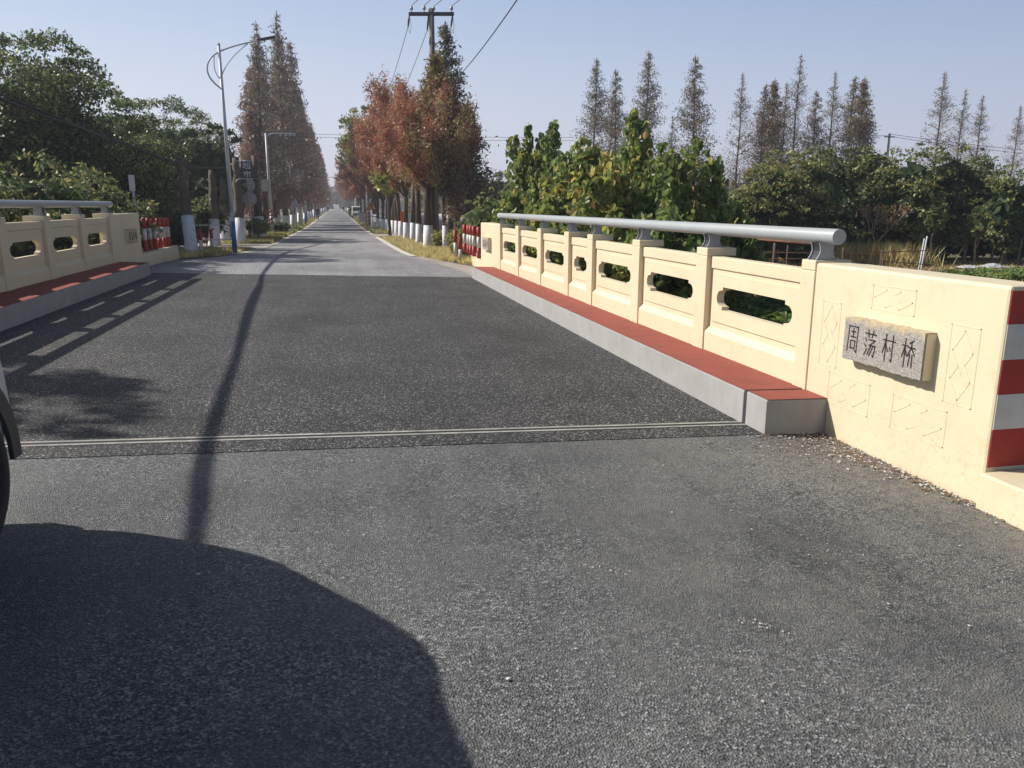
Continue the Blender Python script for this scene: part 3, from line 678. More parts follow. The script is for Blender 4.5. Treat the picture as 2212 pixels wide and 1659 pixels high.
def rust_tree(name, base, H, R, seed, label, group=None, fork=2.4, trunk=.13, mats=('rust', 'rust2', 'rust3', 'g_olive'), wts=(.5, .25, .2, .05), per=1.0, paint=.9, leaf=.15, cylinder=False):
    """pollarded trunk with a whitewashed foot and a fan of twiggy limbs carrying rusty needles"""
    rng = np.random.default_rng(seed); root = empty(name, base, rng.uniform(0, 6), label, 'tree', group)
    mb = MB(); dx, dy = rng.normal(size=2)*.08
    mb.tube([(0, 0, paint), (dx*.6, dy*.6, fork*.7), (dx, dy, fork)], [trunk*.95, trunk*.82, trunk*.95], 10)
    P_ = []; nl = 15
    for i in range(nl):
        a = 2*pi*i/nl+rng.normal()*.3; el = rng.uniform(.45, 1.45); Lm = (H-fork)*rng.uniform(.72, 1.02)
        d = np.array([cos(a)*cos(el), sin(a)*cos(el), sin(el)]); r_ = min(1.0, R/max(.2, Lm*cos(el))); d[:2] *= r_
        p0 = np.array([dx, dy, fork-.1*rng.random()]); p1 = p0+d*Lm*.45+np.array([0, 0, .05*Lm]); p2 = p0+d*Lm+np.array([0, 0, .12*Lm*cos(el)])
        mb.tube([p0, p1, p2], [trunk*.42, trunk*.24, .01], 5, cap=False)
        for k in range(15):
            q = rng.uniform(.22, 1.0); c = (p0*(1-q)**2+2*p1*q*(1-q)+p2*q*q); dd = d*.8+rng.normal(size=3)*.5; dd[2] += .35; dd /= np.linalg.norm(dd)
            l2 = rng.uniform(.35, 1.0)*(.9 if q > .4 else .6); e = c+dd*l2; mb.tube([c, e], [.010, .003], 3, cap=False)
            m_ = int(62*per); qq = rng.uniform(.05, 1.1, m_)[:, None]; P_.append(c+(e-c)*qq+rng.normal(size=(m_, 3))*.14)
    P_ = np.concatenate(P_); link('crown', leaves('crown', P_, leaf, rng, [M[k] for k in mats], wts, aspect=.26, up=.2), root)
    mb.build('trunk', M['bark'], root)
    b2 = MB(); b2.tube([(0, 0, -.3), (0, 0, .2), (0, 0, paint-.001)], [trunk*1.45, trunk*1.2, trunk*1.02], 12); b2.build('whitewashed_base', M['whitewash'], root)
    return root

# ---------------------------------------------------------------- left side evergreens
def left_tree(px, py_top, depth, rx, rz, seed, label, **k):
    x, y, zt = dp(px, py_top, depth); zb = gz(x, y); return broadleaf('evergreen_tree', (x, y, zb), zt-zb, rx, rz, seed, label, group='evergreens on the left bank', **k)
left_tree(35, 60, 22, 3.2, 3.9, 21, 'tallest dark evergreen at the left edge of the picture behind the left parapet', leaf=.125, blobs=46, per=1050, trunk=.22, wts=(.5, .38, .12))
left_tree(172, 165, 27, 3.3, 4.0, 22, 'broad dark evergreen right of the tallest one behind the left parapet', leaf=.125, blobs=40, per=1050, trunk=.2)
left_tree(60, 330, 16.5, 1.9, 1.5, 27, 'low leafy branch-heavy tree just behind the left handrail', leaf=.125, per=1050, wts=(.35, .45, .20), blobs=30, trunk=.09)
left_tree(185, 370, 18.5, 1.5, 1.2, 28, 'small green tree above the far half of the left handrail', leaf=.125, per=1050, wts=(.3, .45, .25), blobs=26, trunk=.08)
left_tree(345, 205, 40, 3.6, 4.2, 23, 'rounded evergreen with olive patches left of the first lopped trunk', leaf=.125, blobs=42, per=1050, wts=(.42, .33, .25), trunk=.22)
left_tree(262, 255, 40, 2.8, 3.5, 26, 'narrow evergreen filling the gap left of the rounded evergreen', leaf=.125, blobs=30, per=1050, trunk=.16)
left_tree(452, 268, 38, 2.0, 2.9, 24, 'very dark evergreen behind the first street lamp', leaf=.22, blobs=36, per=1050, wts=(.8, .17, .03), trunk=.2)
left_tree(405, 330, 40, 2.4, 2.3, 25, 'dark evergreen in shade behind the lopped trunks', leaf=.22, blobs=34, per=1050, wts=(.85, .13, .02), trunk=.2)
left_tree(488, 320, 46, 1.5, 2.5, 29, 'small dark evergreen behind the round sign backs', leaf=.24, blobs=30, per=1050, wts=(.8, .17, .03), trunk=.18)
# tree beyond the left edge whose crown shades the near left corner of the deck
broadleaf('evergreen_tree', (-11.9, 10.05, gz(-11.9, 10.05)), 9.4, 2.6, 2.9, 31, ry=1.95, label='evergreen just outside the left edge that shades the near left of the deck', group='evergreens on the left bank', leaf=.17, per=900, trunk=.2)
# dark shrubs low between trunks and behind the low wall
def shrub(px, py_top, depth, rx, rz, seed, label, mats=('g_dark', 'g_mid', 'g_olive'), wts=(.7, .2, .1), **k):
    x, y, zt = dp(px, py_top, depth); zb = gz(x, y)-.1
    return broadleaf('shrub', (x, y, zb), max(rz*1.2, zt-zb), rx, rz, seed, label, cat='shrub', group=k.pop('group', 'shrubs behind the left low wall'), mats=mats, wts=wts, trunk=.04, low=.5, **k)
shrub(330, 425, 24, 1.0, .95, 41, 'dark shrub behind the left marker posts', leaf=.13, blobs=20)
shrub(375, 440, 27, .9, .85, 42, 'dark shrub left of the first whitewashed trunk', leaf=.13, blobs=20)
shrub(440, 425, 33, 1.1, 1.0, 43, 'shrub with sunlit leaves between the first two lopped trunks', wts=(.4, .3, .3), leaf=.15, blobs=18)
shrub(556, 468, 40, .8, .5, 44, 'sunlit climbing shrub behind the round signs', wts=(.1, .3, .6), mats=('g_mid', 'g_olive', 'g_yellow'), leaf=.14, blobs=16)  # yellow-heavy leaf mix puts the sunlit look into the leaf colour
shrub(450, 440, 41, 1.7, 1.0, 45, 'long dark shrub behind the whitewashed trunks', leaf=.18, blobs=26)
shrub(600, 478, 52, .9, .6, 46, 'dark shrub beside the camera mast', leaf=.2, blobs=20)
broadleaf('shrub', (-5.3, 19.3, gz(-5.3, 19.3)), 1.35, .32, .6, 47, 'yellow-leaved slender shrub against the far left end wall', cat='shrub', mats=('y_brown', 'g_yellow', 'g_olive'), wts=(.4, .4, .2), leaf=.09, blobs=10, per=900, trunk=.02)

# ---------------------------------------------------------------- lopped trunks with whitewashed feet, left
LT = [((415, 547), (388, 342), 36, 27, 'first lopped trunk on the left, leaning, taller and rough barked'),
      ((464, 531), (457, 368), 32, 24, 'second lopped trunk on the left, straight with a blunt top'),
      ((487, 524), (482, 385), 30, 24, 'third lopped trunk on the left, partly hidden by the first street lamp'),
      ((519, 527), (509, 342), 34, 25, 'fourth lopped trunk on the left, in front of the shop sign'),
      ((563, 516), (548, 337), 28, 20, 'fifth lopped trunk on the left, slender and leaning beside the round signs'),
      ((577, 499), (570, 395), 24, 20, 'sixth lopped trunk on the left, just left of the camera mast'),
      ((598, 494), (594, 420), 22, 20, 'seventh lopped trunk on the left, just right of the camera mast')]
for i, (b, t, wb, wt, lab) in enumerate(LT):
    x, y, z = gp(*b); d = (np.array([x, y, z-HC]) @ FW); tx, ty, tz_ = dp(t[0], t[1], d)
    root = empty('lopped_tree', (x, y, z), 0, lab, 'tree trunk', 'lopped trunks on the left'); r0 = wb/F_PX*d*.41; r1 = wt/F_PX*d*.42
    T = Vector((tx-x, ty-y, tz_-z)); r_ = random.Random(50+i); fw_ = 1.05+.12*r_.random(); k = fw_/T.z
    pts = [T*(k+(1-k)*q/7)+Vector((r_.uniform(-.04, .04), r_.uniform(-.03, .03), 0))*(q < 7 and q > 0) for q in range(8)]
    mb = MB(); mb.tube(pts, [r1*(1.05-.06*q+r_.uniform(-.05, .06)) for q in range(8)], 14)
    for q in range(3):
        c = pts[r_.randrange(3, 7)]; a = r_.uniform(0, 6.28); mb.tube([c, c+Vector((cos(a)*r1*1.5, sin(a)*r1*1.5, .15))], [.05, .035], 7)
    mb.build('trunk', M['bark_grey'], root)
    mb = MB(); mb.tube([(0, 0, -.3), (0, 0, .0), tuple(T*k*.3), tuple(T*k*.999)], [r0*1.25, r0*1.12, r0*.88, r1*1.12], 16); mb.build('whitewashed_base', M['whitewash'], root)

# ---------------------------------------------------------------- avenue, left row
def GX(i): return ORD[i]
c1 = conifer('redwood_tree', (0, 0, 0), 13.4, 2.2, 61, 'x', dens=1.15, leaf=.26, nb=210, z0=.14, mats=('nbrown', 'rust2', 'ngreen'), wts=(.58, .22, .20), trunk=.17, paint=True, power=.75)
c2 = conifer('redwood_tree', (0, 0, 0), 12.0, 2.3, 62, 'x', dens=1.6, leaf=.27, nb=200, z0=.12, mats=('rust2', 'nbrown', 'rust'), wts=(.40, .50, .10), trunk=.16, paint=True, power=.7)
c3 = conifer('redwood_tree', (0, 0, 0), 12.6, 2.2, 63, 'x', dens=.8, leaf=.22, nb=190, z0=.16, mats=('nbrown', 'ngreen'), wts=(.65, .35), trunk=.16, paint=True, power=.8)
GL = 'redwoods of the left avenue row'
rows = []
LR = [(-5.1, 60, c3, 1.08, 'thin bare-topped redwood, first full tree of the left avenue row, nearest the camera mast'),
      (-4.8, 66, c3, 1.24, 'second full redwood of the left avenue row, grey and twiggy'),
      (-5.7, 68, c1, 1.05, 'tall redwood standing behind the first avenue trees on the left'),
      (-4.5, 74, c3, 1.43, 'tallest sharp-topped redwood of the left avenue row'),
      (-4.4, 84, c1, 1.36, 'tall redwood directly behind the sharp-topped one on the left'),
      (-5.2, 71, c2, 1.0, 'first brown redwood behind the tall group on the left'),
      (-6.4, 68, c2, 1.05, 'brown redwood set back from the road on the left'),
      (-5.8, 60, c2, .72, 'short brown redwood between the camera mast and the tall group'),
      (-4.7, 79, c2, 1.25, 'brown redwood under the two tallest spires on the left')]
y = 88; i = 0
while y < 330:
    LR.append((-4.5+.3*math.sin(i*2.1), y, (c2, c1, c2, c1)[i % 4], 1.38+.12*math.sin(i*1.7), '%s redwood along the left avenue beyond the tall group, counting away from the bridge' % ORD[min(i, 29)])); y += 6+.035*y; i += 1
for i, (x, y, src, sc, lab) in enumerate(LR):
    copy_tree(src, (x, y, gz(x, y)), i*1.3, (sc*1.0, sc*1.0, sc), lab, GL)
# ---------------------------------------------------------------- avenue, right row
RB = [(926, 535, 6.2, 2.2, 1), (906, 527, 6.3, 2.1, 0), (893, 520, 6.4, 2.1, 0), (878, 518, 6.4, 2.0, 0), (867, 511, 6.4, 2.1, 0), (858, 508, 6.2, 2.1, 0), (850, 506, 6.2, 2.0, 0), (843, 504, 6.2, 2.1, 0), (837, 499.5, 6.2, 2.2, 0), (828, 498, 6.3, 2.2, 0), (817, 494, 6.3, 2.2, 0)]
for i, (px, py, H, R, k) in enumerate(RB):
    x, y, z = gp(px, py, road_z); d = 0
    rust_tree('rusty_tree', (x, y, z), (H if i < 2 else H+1.3), R, 80+i, '%s whitewashed trunk with rusty crown in the right row, counting from the near end' % ORD[i], 'rusty pollarded trees of the right row',
              fork=2.35 if i == 0 else 2.2+.3*(i % 3), trunk=(.18 if i == 0 else .14), per=(2.2 if i < 3 else 1.4), leaf=.15 if i < 3 else .18)
x, y, z = gp(962, 537, road_z); rust_tree('rusty_tree', (x, y, z), 5.6, 1.3, 97, 'slim whitewashed trunk standing alone right of the big rusty tree', 'rusty pollarded trees of the right row', fork=2.0, trunk=.10, per=.6, mats=('g_olive', 'rust2', 'rust3'), wts=(.4, .3, .3))
# darker green conifers behind
def dconifer(px, py_top, depth, R, seed, lab, **k):
    x, y, zt = dp(px, py_top, depth); zb = gz(x, y); return conifer('redwood_tree', (x, y, zb), zt-zb, R, seed, lab, group='green redwoods behind the right row', **k)
dconifer(965, 50, 33, 2.2, 101, 'dark green pointed redwood rising beside the power pole', dens=1.7, leaf=.2, nb=190, z0=.25, mats=('ngreen', 'g_dark', 'nbrown'), wts=(.5, .3, .2))
dconifer(1008, 205, 31, 1.8, 102, 'shorter dark redwood at the right end of the rusty group', dens=1.7, leaf=.18, nb=150, z0=.15, mats=('ngreen', 'rust2', 'nbrown'), wts=(.45, .3, .25))
dconifer(925, 112, 31, 1.9, 103, 'olive brown redwood top in front of the power pole', dens=2.2, leaf=.19, nb=200, z0=.3, mats=('g_olive', 'rust3', 'rust2'), wts=(.4, .3, .3))
dconifer(985, 245, 29.5, .9, 104, 'thin brown redwood leaning behind the slim whitewashed trunk', dens=1.2, leaf=.17, nb=110, z0=.2, mats=('rust2', 'nbrown', 'ngreen'), wts=(.4, .3, .3))
# green tree over the road further on, then more rusty trees to the vanishing point
broadleaf('camphor_tree', (2.75, 74, gz(2.75, 74)), 10.6, 2.6, 3.6, 105, 'green leafy tree reaching over the right road edge above the warning sign', mats=('g_mid', 'g_olive', 'g_yellow'), wts=(.45, .35, .20), leaf=.28, blobs=34, per=330, trunk=.2)
broadleaf('camphor_tree', (3.0, 47, gz(3.0, 47)), 4.4, 1.1, 1.2, 106, 'small yellow-green tree right above the warning sign', mats=('g_yellow', 'g_olive', 'g_mid'), wts=(.4, .35, .25), leaf=.2, blobs=22, per=420, trunk=.1)
r1 = rust_tree('rusty_tree', (0, 0, 0), 8.3, 3.0, 110, 'x', per=1.5, leaf=.26, fork=2.6, trunk=.17)
r2 = rust_tree('rusty_tree', (0, 0, 0), 8.8, 3.1, 111, 'x', per=1.5, leaf=.26, fork=2.8, trunk=.17, mats=('rust2', 'rust', 'nbrown'), wts=(.45, .3, .25))
y = 84; i = 0
while y < 330:
    x = 3.9+.25*math.sin(i*1.9)
    copy_tree((r1, r2)[i % 2], (x, y, gz(x, y)), i*1.1, .95+.1*math.sin(i*2.3)+min(.35, y*.001), '%s rusty tree of the right avenue beyond the warning sign, counting away from the bridge' % ORD[min(i, 29)], 'rusty trees of the far right avenue'); y += 6+.035*y; i += 1
for o in (c1, c2, c3, r1, r2):
    for ch in list(o.children): bpy.data.objects.remove(ch)
    bpy.data.objects.remove(o)
# tunnel end: distant mass of trees across the end of the road
mb = MB(); rng = np.random.default_rng(5)
P_ = np.stack([rng.uniform(-60, 60, 9000), rng.uniform(420, 480, 9000), rng.random(9000)**1.2*11+(0)], 1); P_ = P_[(np.abs(P_[:, 0]) > 2.0) | (P_[:, 2] > 2.2)]
o = link('distant_wood', leaves('distant_wood', P_, 2.2, rng, [M['nbrown'], M['g_dark'], M['rust2']], (.4, .4, .2), aspect=.8)); tag(o, 'far hazy wood closing the end of the avenue', 'wood', kind='stuff')
for nm, x0, x1, sd_, lab in (('distant_wood', -260, -14, 6, 'far low belt of trees on the horizon left of the avenue'), ('distant_wood', 14, 300, 7, 'far low belt of trees on the horizon right of the avenue')):
    rng = np.random.default_rng(sd_); n_ = 22000; X_ = rng.uniform(x0, x1, n_); top = 6+2.5*np.sin(X_*.11)+1.5*np.sin(X_*.37)
    P_ = np.stack([X_, rng.uniform(150, 175, n_), rng.random(n_)*top], 1); o = link(nm, leaves(nm, P_, 1.3, rng, [M['nbrown'], M['g_dark'], M['g_olive']], (.35, .45, .2), aspect=.8)); tag(o, lab, 'wood', kind='stuff')

# ---------------------------------------------------------------- big-leaved thicket behind the right parapet
def mulberry(px, py_top, depth, rx, rz, seed, lab, wts=(.35, .40, .25), leaf=.185, per=190, blobs=30):
    x, y, zt = dp(px, py_top, depth); zb = gz(x, y); H = zt-zb
    rng = np.random.default_rng(seed); root = empty('mulberry_tree', (x, y, zb), 0, lab, 'tree', 'big-leaved trees behind the right parapet')
    mb = MB(); P_ = []; mi = []
    for i in range(blobs):
        a = rng.uniform(0, 2*pi); q = rng.random()**.5; t = 0.0 if i == 0 else (rng.random()**.8)
        top = np.array([cos(a)*rx*q*(.45+.85*t), sin(a)*rx*q*(.45+.85*t)*.9, H*(1-.66*t)-.1-.25*rng.random()]) if i else np.array([0, 0, H-.12])
        b0 = np.array([top[0]*.25, top[1]*.25, H*.12]); mid = b0*.45+top*.55+np.array([0, 0, .12*H]); mb.tube([b0*.2, b0, mid, top], [.035, .028, .016, .005], 5, cap=False)
        k = int(per*(.7+.6*rng.random())); s = rng.random(k)**.8; c = b0+(top-b0)*(1-s[:, None]*.75)+(mid-(b0+top)/2)*(1-(2*s[:, None]-1)**2)*.6
        rad = (.16+.42*s*rx/1.3)*(.6+.8*rng.random()); d = rng.normal(size=(k, 3)); d /= np.linalg.norm(d, axis=1)[:, None]; P_.append(c+d*rad[:, None]*np.where(s[:, None] < .12, .55, 1.0)*rng.uniform(.4, 1.0, k)[:, None])
        w = np.array(wts)*(rng.random(3)**1.2+.08); w /= w.sum(); mi.append(rng.choice(3, k, p=w))
    P_ = np.concatenate(P_); mi = np.concatenate(mi); msz = [M['b_mid'], M['b_bright'], M['b_yellow'], M['y_brown'], M['g_mid']]
    mi = np.where((mi == 2) & (rng.random(len(mi)) < .08), 3, mi); mi = np.where((mi == 0) & (rng.random(len(mi)) < .35), 4, mi)
    me = leaves('crown', P_, leaf, rng, msz, (.2,)*5, aspect=.60, droop=1.3, up=.5, kind='leaf'); me.polygons.foreach_set('material_index', np.repeat(mi, 2).astype(np.int32))
    link('crown', me, root); mb.build('stems', M['twig'], root); return root
mulberry(1140, 262, 22, 1.0, 2, 201, 'upright big-leaved tree at the far left end of the thicket, above the far handrail', (.5, .45, .12))
mulberry(1196, 255, 20.5, .75, 2, 202, 'slim big-leaved shoot second from the left in the thicket', (.6, .4, .05), blobs=12)
mulberry(1255, 290, 19, 1.2, 2, 203, 'big-leaved tree with yellowing leaves left of the tallest shoot', (.3, .35, .4))
mulberry(1370, 228, 16.5, 1.15, 2, 204, 'tallest big-leaved tree in the middle of the thicket', (.45, .35, .35), blobs=28)
mulberry(1310, 330, 15.5, 1.3, 2, 205, 'yellow-green big-leaved tree in front of the tallest one', (.2, .3, .65), blobs=26)
mulberry(1430, 300, 15.5, 1.3, 2, 206, 'dark leaved tree right of the tallest big-leaved tree', (.7, .4, .1), blobs=26)
mulberry(1505, 290, 15, 1.1, 2, 207, 'big-leaved tree with pale top at the right end of the thicket', (.7, .4, .08), blobs=24)
mulberry(1560, 400, 16.5, 1.0, 2, 208, 'lowest dark big-leaved tree at the right end of the thicket', (.85, .3, .05), blobs=22)
mulberry(1205, 395, 18.5, 1.2, 2, 209, 'low leafy tangle just above the handrail at the left of the thicket', (.25, .3, .6), blobs=24)
mulberry(1330, 440, 14.8, 1.1, 2, 210, 'low brownish leafy tangle above the middle of the handrail', (.3, .2, .6), blobs=24)
mulberry(1440, 430, 13.4, 1.1, 2, 211, 'low dark leafy tangle above the handrail right of the middle', (.8, .3, .15), blobs=26)
mulberry(1115, 420, 23, .8, 2, 212, 'small bright green bush beside the far end wall of the right parapet', (.2, .8, .3), blobs=14)
mulberry(1545, 478, 17.5, .9, 2, 213, 'low dark bush under the near third of the handrail', (.9, .3, .05), blobs=18, leaf=.17)
for i_, (x, y, r, h, lab) in enumerate(((5.6, 15.5, 1.1, 1.7, 'dark undergrowth bush seen through the far openings'), (5.7, 13.0, 1.1, 1.6, 'dark undergrowth bush seen through the middle openings'))):
    broadleaf('shrub', (x, y, gz(x, y)), h, r, h*.5, 220+i_, lab, cat='shrub', mats=('g_dark', 'g_mid', 'g_yellow'), wts=(.6, .25, .15), leaf=.14, blobs=18, per=420, trunk=.03, kind='leaf')

# ---------------------------------------------------------------- evergreens behind the field on the right
def right_tree(px, py_top, depth, rx, rz, seed, lab, **k):
    x, y, zt = dp(px, py_top, depth); zb = gz(x, y); k.setdefault('wts', (.25, .30, .45)); return broadleaf('evergreen_tree', (x, y, zb), zt-zb, rx, rz, seed, lab, group='round evergreens across the field', trunk=.11, **k)
RTs = [(1625, 365, 31, 1.3, 1.9, 'low olive evergreen at the left end of the round evergreens', (.15, .25, .6)), (1690, 322, 31, 1.55, 2.2, 'yellowish olive evergreen second from the left across the field', (.12, .28, .6)),
       (1768, 312, 32, 1.5, 2.3, 'olive evergreen third from the left across the field', (.3, .3, .4)), (1838, 310, 34, 1.6, 2.4, 'dark evergreen behind the bare spreading tree', (.6, .3, .1)),
       (1905, 312, 33, 1.6, 2.3, 'round grey-green evergreen right of the bare spreading tree', (.35, .35, .3)), (1985, 308, 32, 1.6, 2.3, 'brownish green evergreen in the middle right', (.3, .3, .4)),
       (2065, 298, 32, 1.7, 2.4, 'tallest round evergreen across the field on the right', (.45, .35, .2)), (2135, 335, 33, 1.3, 2.1, 'dark evergreen sloping down right of the tallest round one', (.7, .25, .05)),
       (2195, 355, 30, 1.3, 1.9, 'olive evergreen at the right edge of the picture', (.3, .35, .35))]
for i, (px, py, d, rx, rz, lab, w) in enumerate(RTs): right_tree(px, py, d, rx, rz, 240+i, lab, wts=w, leaf=.15, blobs=34, per=640, low=.9)
for i, (px, pt, d, w_) in enumerate(((1640, 470, 31.5, 1.3), (1720, 465, 32, 1.4), (1800, 470, 33, 1.4), (1870, 470, 34, 1.4), (1940, 478, 34, 1.3), (2025, 485, 34.5, 1.4), (2110, 480, 34.5, 1.4), (2190, 480, 33, 1.4))):
    x, y, zt = dp(px, pt, d); z = gz(x, y)-.1; broadleaf('shrub', (x, y, z), zt-z, w_, (zt-z)*.55, 280+i, '%s dark shrub under the round evergreens across the field, counting from the left' % ORD[i], cat='shrub', group='dark shrubs under the round evergreens', mats=('g_dark', 'g_mid', 'g_olive'), wts=(.55, .15, .3), leaf=.17, blobs=18, per=330, trunk=.04, low=.9)
# slim saplings in front
for i, (px, py, pb, dd, lab) in enumerate(((1983, 455, 566, 27, 'first small-leaved sapling right of the bare tree'), (2010, 405, 568, 27.5, 'tallest glossy green sapling right of the bare tree'), (2078, 470, 566, 27, 'short sapling with brown lower leaves'),
                              (2105, 425, 570, 27.5, 'slim grey-green sapling third from the right edge'), (2140, 455, 566, 27.5, 'small sapling second from the right edge'), (2196, 420, 570, 27, 'broad sapling at the right edge'))):
    x, y, z = gp(px, pb); d = float(np.array([x, y, z-HC]) @ FW); _, _, zt = dp(px, py, d)
    broadleaf('sapling', (x, y, z), zt-z, .62+.12*(i % 3), (zt-z)*.37, 260+i, lab, group='saplings at the field edge', mats=('g_mid', 'g_dark', 'g_olive'), wts=(.5, .3, .2), leaf=.10, blobs=15, per=520, trunk=.045, bark='twig', up=.4)
# bare spreading tree
x, y, z = gp(1890, 566); root = empty('bare_tree', (x, y, z), 0, 'leafless spreading tree with pale forked branches in front of the evergreens', 'tree'); mb = MB(); rr = random.Random(9); rng = np.random.default_rng(9); tips = []
def grow(p, d, L_, r, lv):
    e = p+d*L_; mid = (p+e)/2+Vector((rr.uniform(-1, 1), rr.uniform(-1, 1), rr.uniform(-.5, .5)))*L_*.09; mb.tube([p, mid, e], [r, r*.85, r*.68], 7 if lv < 2 else 4, cap=False)
    if lv >= 5: tips.append(e); return
    for k in range(3 if lv in (1, 2, 3) else 2):
        a = Vector((rr.uniform(-1, 1), rr.uniform(-1, 1), rr.uniform(-.15, .9))); nd = (d*.95+a*.62).normalized(); nd.z = max(nd.z, .12); grow(e, nd.normalized(), L_*rr.uniform(.62, .84), r*.62, lv+1)
grow(Vector((0, 0, -.1)), Vector((-.05, 0, 1)), .75, .075, 0); mb.build('branches', M['twig'], root)
tp = np.array([tuple(t) for t in tips for _ in range(2)])+rng.normal(size=(len(tips)*2, 3))*.08; link('dry_leaves', leaves('dry_leaves', tp, .10, rng, [M['rust2'], M['y_brown']], (.6, .4)), root)
for q, (px, pb) in enumerate(((1735, 540),)):
    x, y, z = gp(px, pb+8); root = empty('bare_shrub', (x, y, z), 0, 'small leafless shrub in front of the olive evergreens above the handrail', 'shrub'); mb = MB(); rr = random.Random(19); tips = []
    for a in (-.5, .1, .6): grow(Vector((0, 0, -.1)), Vector((a, .2*a, 1)).normalized(), .6, .03, 1)
    mb.build('branches', M['twig'], root)
# distant redwoods on the right
GR = 'slim redwoods on the skyline right'
cA = conifer('redwood_tree', (0, 0, 0), 14, 3.3, 301, 'x', dens=1.15, leaf=.21, nb=190, z0=.12, trunk=.15, wts=(.40, .60), power=.75)
cB = conifer('redwood_tree', (0, 0, 0), 14, 3.3, 302, 'x', dens=.66, leaf=.19, nb=170, z0=.12, trunk=.15, wts=(.35, .65), power=.8)
cC = conifer('redwood_tree', (0, 0, 0), 14, 3.3, 303, 'x', dens=1.9, leaf=.26, nb=190, z0=.12, trunk=.15, mats=('ngreen', 'nbrown', 'rust2'), wts=(.45, .35, .2), power=.75)
SK = [(1285, 125, 60, cA, 'first tall skyline redwood from the left, brown at the base'), (1322, 205, 66, cB, 'thin pale skyline redwood hidden behind the second tall one'), (1338, 147, 63, cA, 'second tall skyline redwood from the left'), (1397, 110, 60, cA, 'skyline redwood above the tallest big-leaved tree'),
      (1452, 248, 66, cB, 'short skyline redwood standing alone left of the pointed one'), (1512, 118, 58, cA, 'pointed skyline redwood with bare tip above the thicket'), (1604, 156, 62, cB, 'see-through skyline redwood right of the pointed one'),
      (1653, 177, 62, cA, 'left one of the close group of four skyline redwoods'), (1677, 167, 61, cC, 'second of the close group of four skyline redwoods'), (1699, 177, 64, cB, 'thin third of the close group of four skyline redwoods'), (1729, 115, 60, cB, 'tallest bare-stemmed skyline redwood of the close group'),
      (1772, 194, 62, cA, 'short skyline redwood right of the tallest one'), (1804, 153, 63, cB, 'pale wide-topped skyline redwood in the right group'), (1847, 160, 62, cA, 'skyline redwood left of the darkest one'), (1872, 163, 60, cC, 'darkest dense skyline redwood at the right end of the group'),
      (2040, 154, 68, cB, 'tallest of the four faint skyline redwoods at far right'), (2086, 191, 70, cB, 'second of the four faint skyline redwoods at far right'), (2128, 204, 74, cB, 'faintest skyline redwood at far right'), (2204, 227, 66, cB, 'skyline redwood at the right edge of the picture')]
for i, (px, py, d, src, lab) in enumerate(SK):
    x, y, zt = dp(px, py, d); zb = -.8; h = (zt-zb)/14
    copy_tree(src, (x, y, zb), i*2.1, (h*(.95+.1*math.sin(i*3)), h*(.95+.1*math.sin(i*3)), h), lab, GR)
for o in (cA, cB, cC):
    for ch in list(o.children): bpy.data.objects.remove(ch)
    bpy.data.objects.remove(o)
# trees filling the distance left and right of the thicket
for i, (px, py, d, rx, rz, lab) in enumerate(((1078, 372, 62, 2.4, 2.0, 'rounded hazy tree behind the right parapet end'), (1052, 400, 52, 1.6, 1.8, 'smaller hazy tree left of the rounded one'), (1112, 398, 56, 1.6, 1.8, 'hazy tree just left of the thicket'))):
    x, y, zt = dp(px, py, d); broadleaf('evergreen_tree', (x, y, gz(x, y)), zt-gz(x, y), rx, rz, 320+i, lab, group='hazy trees behind the right row', leaf=.26, per=300, blobs=26, trunk=.12, wts=(.5, .3, .2), low=.7)
for i, (px, py, pb, lab) in enumerate(((1066, 405, 505, 'young tree with pale thin stem beside the far right end wall'), (1030, 425, 520, 'young leafy tree on a dark stem behind the right marker posts'))):
    x, y, zt = dp(px, py, 25); zb = gz(x, y); broadleaf('sapling', (x, y, zb), zt-zb, .7, 1.0, 330+i, lab, mats=('g_mid', 'g_olive', 'g_bright'), wts=(.4, .4, .2), leaf=.13, blobs=12, per=260, trunk=.035, bark=('twig', 'bark')[i])
for i, (px, py, d, r, lab) in enumerate(((985, 485, 28, .45, 'rough yellow-green bush at the foot of the last right trees'), (1000, 490, 24.5, .55, 'weedy bush beside the right low wall'), (950, 500, 31, .35, 'small dry bush behind the big rusty tree trunk'))):
    x, y, zt = dp(px, py, d); zb = gz(x, y)-.1; broadleaf('shrub', (x, y, zb), max(.9, zt-zb), r, max(.5, (zt-zb)*.5), 340+i, lab, cat='shrub', mats=('g_olive', 'g_yellow', 'g_mid'), wts=(.4, .3, .3), leaf=.12, blobs=14, per=420, trunk=.02)

# ---------------------------------------------------------------- grass, crops, reeds (uncountable)
def blades(name, pts, h, w, rng, mats, wts, label, cat, lean=.45):
    pts = np.asarray(pts); n = len(pts); d = rng.normal(size=(n, 3))*lean; d[:, 2] = 1; d /= np.linalg.norm(d, axis=1)[:, None]; s = np.cross(d, rng.normal(size=(n, 3))); s /= np.linalg.norm(s, axis=1)[:, None]
    hh = h*rng.uniform(.4, 1.2, n)[:, None]; V = np.stack([pts-s*w, pts+s*w, pts+d*hh+s*w*.2+np.array([0, 0, -.08])*hh], 1).reshape(-1, 3)
    me = np_mesh(name, V, 3, [M[k] for k in mats], rng.choice(len(mats), n, p=wts)); o = link(name, me); return tag(o, label, cat, kind='stuff')
def poly_pts(rng, n, x0f, x1f, y0, y1, pw=1.0):
    y = y0+(y1-y0)*rng.random(n)**pw; u = rng.random(n); x = np.array([x0f(a)+(x1f(a)-x0f(a))*b for a, b in zip(y, u)]); z = np.array([max(gz(a, b)-.03, -5) for a, b in zip(x, y)]); return np.stack([x, y, z], 1)
rng = np.random.default_rng(77)
re_ = lambda y: road_edges(y)[1]; le_ = lambda y: road_edges(y)[0]
